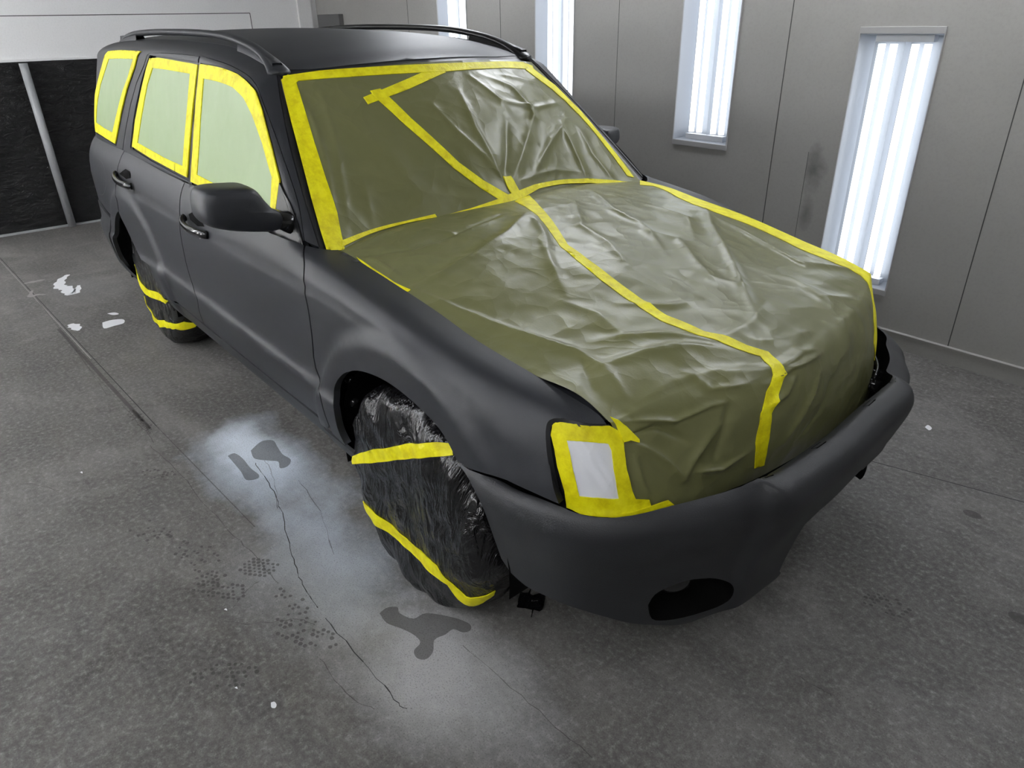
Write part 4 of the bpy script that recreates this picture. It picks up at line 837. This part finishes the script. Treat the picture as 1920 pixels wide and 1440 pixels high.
# mirrors
def mirror(m):
    o = [(y, z) for y, z in T['mirror']]; o = smooth_poly(o + [o[0]], 3)[:-1]; c = np.mean(o, 0); o = np.array(o)
    rows = []
    for s, dx in ((.0, .0), (.5, .0), (.93, 0), (.985, .004), (1.0, .02), (1.0, .075), (.985, .098), (.955, .114), (.90, .126), (.75, .134), (.4, .139), (.0, .141)):
        q = c + (o - c) * s
        rows.append([(-.755 + dx * .95, (abs(y)) * m, z) for y, z in q] if m < 0 else [(-.93 + dx * .9, .80 + (abs(y) - .81) * .55, 1.08 + (z - 1.08) * .62) for y, z in q])
    mb = MB(); grid(mb, np.array(rows), closed=True, ref=(-.70, m * .92, 1.08))
    b = mb.build('side_mirror', M['paint'], car)
    mb = MB()
    if m > 0: tube(mb, [(-.90, .83, 1.06), (-.86, .79, 1.03), (-.82, .76, 1.0)], .03, .025, n=12)
    else: tube(mb, [(-.71, m * .845, 1.035), (-.69, m * .80, 1.022), (-.67, m * .765, 1.01)], [.042, .036, .045], [.034, .030, .040], up=(0, 0, 1), n=14)
    mb.build('mirror_mount', M['gloss'], b)
    mb = MB(); patch(mb, lambda a, b: SU(a, b, m), T['sail'], (), .02, SUS, None, .008, 0, .007); mb.build('sail_panel', M['trim'], b)
mirror(-1); mirror(1)
# tailgate and rear bumper
ys = np.linspace(-1, 1, 21); rows = []
for t in np.linspace(4.6, 10, 12):
    e = SL(np.array(-3.615), np.array(t)); rows.append([(-3.615 - .03 * (1 - s * s), s * abs(e[1]), e[2]) for s in ys])
for t in np.linspace(.05, 1, 10):
    xx = -3.615 + .18 * t; e = SU(np.array(xx), np.array(t)); rows.append([(xx - .03 * (1 - s * s), s * abs(e[1]), e[2]) for s in ys])
for t in (1.5, 2.0):
    xx = -3.43 + .05 * (t - 1); e = SU(np.array(xx), np.array(t)); rows.append([(xx, s * abs(e[1]), e[2] + .02 * (1 - s * s)) for s in ys])
mb = MB(); grid(mb, np.array(rows), ref=(-2, 0, 1)); mb.build('tailgate', M['paint'], car)
rows = []
for z, dx in ((.26, .03), (.33, 0), (.45, -.03), (.58, -.04), (.64, -.02), (.65, .03)):
    rows.append([(-3.62 + dx - .05 * (1 - s * s) + .02 * abs(s) ** 6, s * .70, z) for s in ys])
mb = MB(); grid(mb, np.array(rows), ref=(-2, 0, .5)); mb.build('rear_bumper', M['plastic'], car)
# ================================================================= MASKING (rests on the car)
def sheet(name, fn, u0, u1, v0, v1, nu, nv, mat, ref, label, cat, loc, group=None):
    U, V_ = np.meshgrid(np.linspace(u0, u1, nu), np.linspace(v0, v1, nv), indexing='ij')
    mb = MB(); grid(mb, fn(U, V_), ref=ref)
    root = empty(name, loc, label, cat, group)
    p = mb.build('paper_sheet', mat, root)
    return root
def strip(fn, poly, parent, ref, step=.014, sc=(1, 1), lift=.0014, hole=None, name='masking_tape'):
    mb = MB(); patch(mb, fn, poly, [hole] if hole else (), step, sc, ref, abs(lift) * .8, 0, lift)
    return mb.build(name, M['tape'], parent, smooth=True)
CR_ = (-1.3, 0, .4)
ws = sheet('windshield_masking', WSp, -1, 1, -.004, .998, 190, 130, M['paper'], CR_, 'olive green masking paper taped over the whole car windshield', 'masking paper', (-.8, 0, 1.2))
WSS = (.62, .65)
for k, l in (('ws_tape_l', .0016), ('ws_tape_t', .0022), ('ws_tape_r', .0028), ('ws_tape_d1', .0018), ('ws_tape_d2', .0030), ('ws_tape_stub', .0044), ('hd_tape_b1', .0040), ('hd_tape_b2', .0046)):
    strip(WSp, T[k], ws, CR_, .012, WSS, l)
hd = sheet('hood_masking', HDp, -.995, 1, 0, 1.5, 210, 270, M['paper'], (0, 0, .3), 'wrinkled olive green masking paper draped over the hood and hanging into the grille opening', 'masking paper', (.1, 0, .85))
HDS = (.7, 1.05)
T['hd_tape_fl'] = [(1.0, .965), (1.0, 1.40), (.70, 1.34), (.60, 1.22), (.62, 1.12), (.80, 1.03), (.90, .975)]
for k, l in (('hd_tape_c', .0018), ('hd_tape_r', .0018), ('hd_tape_l', .0016), ('hd_tape_fl', .0026)):
    strip(HDp, T[k], hd, (0, 0, .3), .012, HDS, l)
for k, lab in (('win_f', 'pale green masking film taped over the front door window, behind the side mirror'), ('win_r', 'pale green masking film taped over the rear door window, the middle of three'), ('win_q', 'pale green masking film taped over the rear quarter window behind the rear door')):
    root = empty('window_masking', tuple(SU(np.array(T[k][0][0]), np.array(.3))), lab, 'masking film')
    inn = T[k + 'i']
    wr = lambda x, t: SU(x, t) + (lambda d: np.stack([0 * d, -d, 0 * d], -1))(.0010 * fbm(np.asarray(x), np.asarray(t) * .3, 26, 8))
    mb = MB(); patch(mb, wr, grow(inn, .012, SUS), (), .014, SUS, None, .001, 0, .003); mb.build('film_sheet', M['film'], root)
    strip(lambda a, b: SU(a, b), T[k], root, CARC, .016, SUS, .0065, hole=inn)
root = empty('headlight_masking', (.6, -.75, .72), 'small white masking paper framed in yellow tape over the headlight', 'masking paper')
HLS = (.14, .17); HREF = (.3, -.3, .6)
hw = lambda a, b: HL(a, b) + (lambda d: np.stack([.7 * d, -.6 * d, .1 * d], -1))(.0022 * fbm(np.asarray(a) * .3, np.asarray(b) * .1, 60, 2) + .0018 * np.exp(-((np.asarray(a) - .66 + .12 * np.asarray(b)) / .04) ** 2))
mb = MB(); patch(mb, hw, grow(T['hl_in'], .01, HLS), (), .005, HLS, HREF, .001, 0, .002); mb.build('paper_sheet', M['white'], root)
strip(lambda a, b: HL(a, b) + (lambda d: np.stack([.7 * d, -.6 * d, .1 * d], -1))(.0012 * fbm(np.asarray(a) * .3, np.asarray(b) * .17, 90, 6)), T['hl_out'], root, HREF, .006, HLS, .0045, hole=T['hl_in'])
strip(HL, T['hl_ext'], root, HREF, .008, HLS, .007)
mb = MB(); q = [(1.0, .78), (1.02, 1.0), (1.0, 1.10), (1.08, 1.06), (1.22, .80), (1.20, .76), (1.10, .80)]
strip(HL, q, root, HREF, .008, HLS, .010)
# wheel covers
for fn, cx, tp, lab in ((WBf, FW, ('wf_t1', 'wf_t2'), 'black plastic bag wrapped around the front wheel with two yellow tape bands'), (WBr, RW, ('wr_t1', 'wr_t2'), 'black plastic bag wrapped around the rear wheel with two yellow tape bands')):
    root = empty('wheel_cover', (cx, -.8, 0), lab, 'plastic cover')
    mb = MB(); rows = []
    for s in np.r_[np.linspace(0.001, 1, 60), np.linspace(1.02, 2.0, 44)]:
        a = np.arange(260) * 2 * math.pi / 260; rows.append(fn(s * np.cos(a), s * np.sin(a)))
    grid(mb, np.array(rows), closed=True, ref=(cx, -.7, .33)); mb.build('plastic_bag', M['bag'], root)
    for i, k in enumerate(tp): strip(fn, T[k], root, (cx, -.65, .33), .012, (.33, .33), .004)
mb = MB(); rows = [[(cx0 + .33 * r_ * math.cos(a), .63 + y, max(.003, .338 + .335 * r_ * math.sin(a))) for a in np.arange(60) * 2 * math.pi / 60] for cx0, r_, y in ((FW, .02, .24), (FW, .8, .24), (FW, 1, .2), (FW, 1, 0.0))]
grid(mb, np.array(rows), closed=True, ref=(FW, .7, .33)); o = mb.build('wheel_cover', M['bag']); tag(o, 'black plastic bag around the front wheel on the far side of the car', 'plastic cover')
# scrap of plastic behind the front wheel
mb = MB(); U, V_ = np.meshgrid(np.linspace(-1, 1, 14), np.linspace(-1, 1, 10), indexing='ij')
P = np.stack([.30 + .04 * U + .01 * np.sin(V_ * 5), -.62 + .035 * V_ + .015 * np.sin(U * 4), .004 + .010 * np.abs(np.sin(U * 3 + V_ * 4))], -1)
grid(mb, P); tag(mb.build('plastic_scrap', M['bag']), 'small crumpled black plastic scrap on the floor under the bumper beside the front wheel', 'scrap')
# ================================================================= BOOTH
XB, XF, YR, YL, ZC = -6.0, 3.4, 2.05, -3.0, 2.75
LIGHTS = [(-.315, .065, .285, 1.485), (-1.38, -.99, .90, 2.10), (-2.66, -2.22, .90, 2.10), (-3.85, -3.44, .90, 2.10)]
LIGHTS = [(a, a + .385 if i else b, c, d) for i, (a, b, c, d) in enumerate(LIGHTS)]
def wall_with_holes(name, y, mat, inward):
    mb = MB(); outer = [(XB, 0), (XF, 0), (XF, ZC), (XB, ZC)]
    holes = [[(a, c), (b, c), (b, d), (a, d)] for a, b, c, d in LIGHTS]
    patch(mb, lambda a, b: np.stack([a, 0 * a + y, b], -1), outer, holes, .8, (1, 1), (0, y + inward * -1.0, 1))
    o = struct(mb.build(name, mat, smooth=False)); return o
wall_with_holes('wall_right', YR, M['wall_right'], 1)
mb = MB(); mb.add([(XB, YL, 0), (XF, YL, 0), (XF, YL, ZC), (XB, YL, ZC)], [(3, 2, 1, 0)]); struct(mb.build('wall_left', M['wall'], smooth=False))
mb = MB(); mb.add([(XF, YL, 0), (XF, YR, 0), (XF, YR, ZC), (XF, YL, ZC)], [(0, 1, 2, 3)]); struct(mb.build('wall_front', M['wall'], smooth=False))
mb = MB(); mb.add([(XB, YL, ZC), (XF, YL, ZC), (XF, YR, ZC), (XB, YR, ZC)], [(3, 2, 1, 0)]); struct(mb.build('ceiling', M['wall'], smooth=False))
mb = MB(); box(mb, XB - .05, XB, YL, YR, 1.36, ZC); box(mb, XB - .05, XB + .02, YL, YR, 1.335, 1.362); box(mb, XB - .06, XB - .05, YL, YR, 0, 1.4)
struct(mb.build('wall_back', M['wall_back'], smooth=False))
mb = MB(); box(mb, XB, XB + .002, YL, 1.35, 1.676, 1.682); box(mb, XB, XB + .002, 1.348, 1.354, 1.36, 1.68); struct(mb.build('trim_1', M['seam'], smooth=False))
mb = MB(); box(mb, XB, XB + .03, 1.84, 1.98, 1.362, ZC); struct(mb.build('trim_2', M['wall_back'], smooth=False))
# wall panel joints
for i, x in enumerate((-.692, -1.878, -3.05, -4.3, .42, 1.6)):
    w = .0022 if i != 1 else .0015
    mb = MB(); box(mb, x - w, x + w, YR - .001, YR + .001, .085, ZC); struct(mb.build('trim_%d' % (i + 3), M['seam'], smooth=False))
mb = MB(); box(mb, -.4815, -.4795, YR - .001, YR + .001, .0845, .92); struct(mb.build('trim_9', M['seam'], smooth=False))
mb = MB(); box(mb, XB, XF, YR - .02, YR, 0, .082); box(mb, XB, XF, YR - .024, YR, .082, .087); struct(mb.build('baseboard_right', M['wall'], smooth=False))
# light fixtures sunk in the wall
def fixture(x0, x1, z0, z1, y, label, group=None, tube_m='tube', g=1):
    root = empty('light_fixture', ((x0 + x1) / 2, y, z0), label, 'light', group)
    mb = MB(); d = .10 * g
    v = [(x0, y, z0), (x1, y, z0), (x1, y, z1), (x0, y, z1), (x0 + .03, y + d, z0 + .01), (x1 - .03, y + d, z0 + .01), (x1 - .03, y + d, z1 - .01), (x0 + .03, y + d, z1 - .01)]
    mb.add(v, [(0, 1, 5, 4), (1, 2, 6, 5), (2, 3, 7, 6), (3, 0, 4, 7), (4, 5, 6, 7)])
    xm = (x0 + x1) / 2
    mb.add([(xm - .012, y + d - .001 * g, z0 + .01), (xm, y + d - .035 * g, z0 + .01), (xm + .012, y + d - .001 * g, z0 + .01), (xm - .012, y + d - .001 * g, z1 - .01), (xm, y + d - .035 * g, z1 - .01), (xm + .012, y + d - .001 * g, z1 - .01)], [(0, 1, 4, 3), (1, 2, 5, 4)])
    mb.build('reflector', M['refl'], root, smooth=False)
    mb = MB()
    for a, b, c, g_ in ((x0 - .005, x1 + .005, z0 - .03, z0), (x0 - .005, x1 + .005, z1, z1 + .03), (x0 - .005, x0, z0, z1), (x1, x1 + .005, z0, z1)):
        box(mb, a, b, y - .008, y + .004, c, g_)
    mb.build('frame', M['frame'], root, smooth=False, bevel=.002)
    w = x1 - x0
    for k in (.22, .37, .63, .78):
        xx = x0 + w * k; mb = MB(); tube(mb, [(xx, y + .06 * g, z0 + .045), (xx, y + .06 * g, z1 - .045)], .0165, .0165, up=(1, 0, 0), n=12); t_ = mb.build('fluorescent_tube', M[tube_m], root)
    for zz in (z0 + .02, z1 - .02):
        mb = MB(); box(mb, x0 + w * .15, x1 - w * .15, y + .04 * g, y + .085 * g, zz - .015, zz + .015); mb.build('lamp_holder', M['trimwhite'], root, smooth=False)
    mb = MB(); box(mb, x0, x1, y + .002 * g, y + .005 * g, z0, z1); mb.build('cover_glass', M['pane'], root, smooth=False)
    return root
LL = ['wall light, its foot just behind the front corner of the hood', 'wall light second nearest, tall, above the middle of the hood edge', 'wall light third nearest, partly hidden by the windshield pillar', 'wall light farthest away, only its foot showing above the roof']
for i, (a, b, c, d) in enumerate(LIGHTS):
    fixture(a, b, c, d, YR, 'white recessed four-tube ' + LL[i])
# dark box on the wall at the back
mb = MB(); box(mb, -5.90, -5.45, YR - .05, YR, 1.42, 1.655); tag(mb.build('wall_box', M['box'], smooth=False, bevel=.004), 'dark grey box fixed to the wall near the back corner, above the roof', 'box')
# curtain and post
mb = MB(); U, V_ = np.meshgrid(np.linspace(YL + .02, 1.9, 160), np.linspace(.01, 1.345, 40), indexing='ij')
Xc = XB + .06 + .008 * fbm(U, V_, 5, 4) + .004 * fbm(U, V_, 14, 9)
grid(mb, np.stack([Xc, U, V_], -1), ref=(-8, 0, .7)); tag(mb.build('filter_curtain', M['curtain']), 'black plastic curtain across the back wall below the white header', 'curtain')
mb = MB(); tube(mb, [(XB + .12, -.655, 0.0), (XB + .12, -.655, 1.335)], .032, .032, up=(1, 0, 0), n=16); tag(mb.build('support_post', M['steel']), 'grey round steel post standing in front of the black curtain', 'post')
mb = MB(); box(mb, XB + .0, XB + .10, YL, YR, 0, .012); struct(mb.build('baseboard_back', M['steel'], smooth=False))
# floor with its joints, stains and chips as separate materials in one mesh
def to_floor(polys, mb, mi, z=.0006):
    for p in polys: mb.add([(x, y, z) for x, y in (p if area(p) > 0 else p[::-1])], [tuple(range(len(p)))], mi)
TR_FLOOR = {'stain': [[(-1.146, -1.011), (-1.147, -0.982), (-1.085, -0.972), (-0.994, -0.975), (-0.928, -0.969), (-0.904, -0.985), (-0.925, -1.02), (-0.994, -1.014), (-1.078, -1.012)], [(-1.122, -0.923), (-1.162, -0.861), (-1.137, -0.82), (-1.075, -0.827), (-1.005, -0.835), (-0.945, -0.827), (-0.908, -0.856), (-0.915, -0.886), (-0.964, -0.872), (-0.996, -0.896), (-1.033, -0.926), (-1.063, -0.936)], [(0.03, -0.989), (0.025, -0.961), (0.043, -0.935), (0.07, -0.943), (0.115, -0.924), (0.123, -0.882), (0.19, -0.832), (0.241, -0.811), (0.263, -0.824), (0.255, -0.845), (0.227, -0.859), (0.228, -0.888), (0.224, -0.923), (0.256, -0.95), (0.266, -0.979), (0.246, -0.997), (0.218, -0.989), (0.205, -0.959), (0.167, -0.958), (0.121, -0.974), (0.077, -0.993)], [(1.03, 0.83), (1.021, 0.8453999999999999), (1.0, 0.852), (0.979, 0.8453999999999999), (0.97, 0.83), (0.979, 0.8146), (1.0, 0.8079999999999999), (1.021, 0.8146)], [(1.31, 0.41), (1.301, 0.4254), (1.28, 0.432), (1.2590000000000001, 0.4254), (1.25, 0.41), (1.2590000000000001, 0.39459999999999995), (1.28, 0.38799999999999996), (1.301, 0.39459999999999995)]], 'chip': [[(-3.132, -1.033), (-3.139, -0.978), (-3.101, -0.924), (-3.033, -0.938), (-3.025, -0.991), (-3.023, -1.049)], [(-3.278, -0.973), (-3.265, -0.933), (-3.217, -0.92), (-3.222, -0.952)], [(0.117, -1.367), (0.12, -1.359), (0.132, -1.358), (0.14, -1.365), (0.132, -1.372)], [(0.635, 1.32), (0.636, 1.348), (0.658, 1.333), (0.658, 1.306)], [(0.008, -1.422), (0.008, -1.416), (0.017, -1.417)], [(-0.296, -1.339), (-0.296, -1.332), (-0.285, -1.333)], [(-1.424, -1.503), (-1.426, -1.495), (-1.408, -1.497)]], 'crack': [[(-1.02, -0.947), (-0.872, -0.96), (-0.73, -0.983), (-0.607, -1.012), (-0.423, -1.066), (-0.297, -1.099), (-0.199, -1.115), (-0.111, -1.117)], [(-0.665, -1.007), (-0.851, -0.937), (-1.026, -0.906)], [(-1.454, -1.232), (-1.188, -1.204), (-0.898, -1.198), (-0.619, -1.183), (-0.462, -1.171), (-0.294, -1.169)], [(-0.058, -1.122), (0.155, -1.117), (0.319, -1.115), (0.365, -1.111)], [(-0.243, -1.35), (-0.186, -1.3), (-0.143, -1.235), (-0.111, -1.183), (-0.056, -1.158)], [(-0.287, -1.318), (-0.327, -1.26), (-0.343, -1.207)], [(-1.508, -1.73), (-1.46, -1.665), (-1.34, -1.594)], [(0.295, -0.871), (0.495, -0.861), (0.651, -0.852), (0.773, -0.844)], [(0.974, -0.258), (1.024, -0.252), (1.059, -0.249)], [(0.069, -1.203), (0.221, -1.202), (0.311, -1.174)], [(-0.788, -0.866), (-0.546, -0.896), (-0.302, -0.969)], [(-2.971, -1.269), (-1.917, -1.222), (-1.461, -1.208)], [(-4.855, -1.272), (-3.22, -1.251), (-2.087, -1.251)]], 'print': [(-0.41, -1.19, 0.13, 0.09, 0.7, 0.95), (-0.39, -1.315, 0.2, 0.09, 0.7, 0.6), (-0.47, -1.33, 0.16, 0.08, 0.5, 0.4), (-1.2, -1.265, 0.18, 0.08, 0.5, 0.45), (-0.05, -1.43, 0.2, 0.09, 0.9, 0.55), (-0.06, -1.2, 0.26, 0.1, 0.4, 0.35), (-0.85, -1.4, 0.2, 0.1, 0.3, 0.25), (1.0, 0.17, 0.14, 0.09, 0.4, 0.5), (-1.7, -1.205, 0.3, 0.06, 0.05, 0.4), (-0.2, -1.17, 0.18, 0.06, 0.2, 0.35), (-0.62, -1.32, 0.22, 0.1, 0.3, 0.25)]}
mb = MB(); n = 60
mb.add([(XB - .05, YL, 0), (XF, YL, 0), (XF, YR, 0), (XB - .05, YR, 0)], [(0, 1, 2, 3)], 0)
FLOORMARKS = []
def line(a, b, w): 
    a = np.array(a); b = np.array(b); d = (b - a) / np.linalg.norm(b - a); nn = np.array([-d[1], d[0]]) * w / 2
    return [tuple(a + nn), tuple(a - nn), tuple(b - nn), tuple(b + nn)]
def wob(pts, w, seed=0):
    r = random.Random(seed); P = smooth_poly(pts, 5); P = [(x + r.uniform(-.004, .004), y + r.uniform(-.004, .004)) for x, y in P]; return [line(P[i], P[i + 1], w * r.uniform(.4, 1.3)) for i in range(len(P) - 1)]
to_floor([line((-6, -1.33), (-1.6, -1.16), .004), line((.55, .88), (1.9, 1.28), .005)], mb, 1)
to_floor([line((-6, -1.345), (-2.6, -1.21), .005)], mb, 5); to_floor([line((-1.6, -1.16), (-.62, -1.11), .004), line((-3.2, -1.255), (-1.6, -1.19), .018)], mb, 4)
for i, q in enumerate([[(-4.328, -0.987), (-4.227, -1.051), (-4.077, -1.088), (-3.992, -1.061), (-3.864, -1.064), (-3.872, -1.027), (-4.008, -0.983)], [(-4.319, -1.265), (-4.32, -1.2), (-4.321, -1.134)], [(-4.11, -1.249), (-3.98, -1.279), (-3.989, -1.243), (-3.956, -1.193)], [(-3.24, -1.188), (-3.182, -1.173), (-3.092, -1.171)]]):
    w_ = (.040, .022, .018, .03)[i]
    P = np.array(smooth_poly(q, 5)); tt = np.gradient(P, axis=0); tt /= np.linalg.norm(tt, axis=1, keepdims=True); nn = np.stack([-tt[:, 1], tt[:, 0]], -1) * w_ * (np.sin(np.linspace(.3, 2.9, len(P))) * (1 + .25 * np.sin(np.arange(len(P)) * 1.9)))[:, None]
    for k in range(len(P) - 1): to_floor([[tuple(P[k] + nn[k]), tuple(P[k] - nn[k]), tuple(P[k + 1] - nn[k + 1]), tuple(P[k + 1] + nn[k + 1])]], mb, 3 if i in (0, 3) else 5, .0008)
def blobp(cx, cy, r_, seed, sx=1, sy=1, rot=0):
    q = random.Random(seed); o = []
    for k in range(16):
        a = k * math.pi / 8; rr = r_ * q.uniform(.82, 1.12); x = rr * sx * math.cos(a); y = rr * sy * math.sin(a)
        o.append((cx + x * math.cos(rot) - y * math.sin(rot), cy + x * math.sin(rot) + y * math.cos(rot)))
    return o
sp = lambda q: smooth_poly(list(q) + [q[0]], 4)[:-1]
to_floor([sp(q) for q in TR_FLOOR['stain']], mb, 2)
to_floor([sp(q) for q in TR_FLOOR['chip']], mb, 3, .0009)
for i, l in enumerate(TR_FLOOR['crack']): to_floor(wob(l, .0026, i), mb, 4 if i not in (0, 3) else 1)
dots = []
for i, (cx, cy, L_, W_, rot, dens) in enumerate(TR_FLOOR['print']):
    q = random.Random(i)
    for a in np.arange(-L_ / 2, L_ / 2, .017):
        for k, b in enumerate(np.arange(-W_ / 2, W_ / 2, .014)):
            if (a / (L_ / 2)) ** 2 + (b / (W_ / 2)) ** 2 > 1 or q.random() > dens: continue
            aa = a + (k % 2) * .008; s = q.uniform(.004, .007)
            x = cx + aa * math.cos(rot) - b * math.sin(rot); y = cy + aa * math.sin(rot) + b * math.cos(rot)
            dots.append([(x + s * math.cos(t) * 1.2, y + s * math.sin(t)) for t in np.arange(6) * math.pi / 3])
to_floor(dots, mb, 4)
struct(mb.build('floor', [M['floor'], M['seamf'], M['stain'], M['chip'], M['print'], M['joint']], smooth=False))
for i, x in enumerate((-4.9, -3.6, -2.3, -1.0)):
    fixture(x, x + .385, .7, 1.9, YL + .12, 'white four-tube light on the near side wall', 'tube lights along the near side wall', 'tube_top', -1)
# ceiling and opposite-wall fixtures that light the booth from behind the viewer; far-side units added for sheen
def lamp_unit(cx, cy, ang, z, label, e, mt='tube_near'):
    root = empty('ceiling_light', (cx, cy, z), label, 'light', 'angled tube lights along the ceiling corner on the near side')
    c, s = math.cos(ang), math.sin(ang)
    def X(p): return (cx + p[0], cy + p[1] * c - p[2] * s, z + p[1] * s + p[2] * c)
    mb = MB(); v = [X(p) for p in ((-.61, -.19, 0), (.61, -.19, 0), (.61, .19, 0), (-.61, .19, 0), (-.61, -.16, .09), (.61, -.16, .09), (.61, .16, .09), (-.61, .16, .09))]
    mb.add(v, [(0, 1, 5, 4), (1, 2, 6, 5), (2, 3, 7, 6), (3, 0, 4, 7), (4, 5, 6, 7)]); mb.build('reflector', M['refl'], root, smooth=False)
    for k in (-.11, -.05, .05, .11):
        mb = MB(); tube(mb, [X((-.57, k, .04)), X((.57, k, .04))], .0165, .0165, n=8); mb.build('fluorescent_tube', M[mt], root)
for i, x in enumerate((-4.9, -3.3, -1.7, -.1, 1.3, 2.7)):
    lamp_unit(x, YL + .35, math.radians(40), ZC - .28, 'white angled ceiling tube light above the near wall', 1, 'tube_back' if x < -4 else ('tube_top' if x > 1 else 'tube_near'))
for i, z in enumerate((-3.3, -1.7, -.1, 1.5)):
    lamp_unit(z, YR - .35, math.radians(-40), ZC - .28, 'added unseen ceiling tube light above the far wall, for sheen on the hood paper', 1, 'tube_sheen')  # unseen lamps added over the far wall to put sheen on the hood paper
# ================================================================= CAMERA
cam = bpy.data.cameras.new('camera'); co = bpy.data.objects.new('camera', cam); COL.objects.link(co)
C0 = np.array([1.51406961, -1.67944024, 1.57831531]); yaw, pt, ro = np.radians([140.47039552, 27.194062, -1.21857909])
fwv = np.array([np.cos(pt) * np.cos(yaw), np.cos(pt) * np.sin(yaw), -np.sin(pt)]); r0 = np.array([np.sin(yaw), -np.cos(yaw), 0.]); u0 = np.cross(r0, fwv)
rv = np.cos(ro) * r0 + np.sin(ro) * u0; uv = -np.sin(ro) * r0 + np.cos(ro) * u0
co.matrix_world = Matrix(((rv[0], uv[0], -fwv[0], C0[0]), (rv[1], uv[1], -fwv[1], C0[1]), (rv[2], uv[2], -fwv[2], C0[2]), (0, 0, 0, 1)))
cam.sensor_width = 36; cam.lens = 1330.66 / 1920 * 36; cam.clip_start = .02
scene.camera = co
w = bpy.data.worlds.new('world'); scene.world = w; w.use_nodes = True
w.node_tree.nodes['Background'].inputs[0].default_value = (.5, .52, .55, 1); w.node_tree.nodes['Background'].inputs[1].default_value = .05
vs = scene.view_settings; vs.view_transform = 'Standard'; vs.look = 'None'; vs.gamma = 1; vs.use_curve_mapping = False; vs.exposure = .9
scene.cycles.use_denoising = True; scene.cycles.max_bounces = 8; scene.cycles.diffuse_bounces = 4; scene.cycles.sample_clamp_indirect = 6
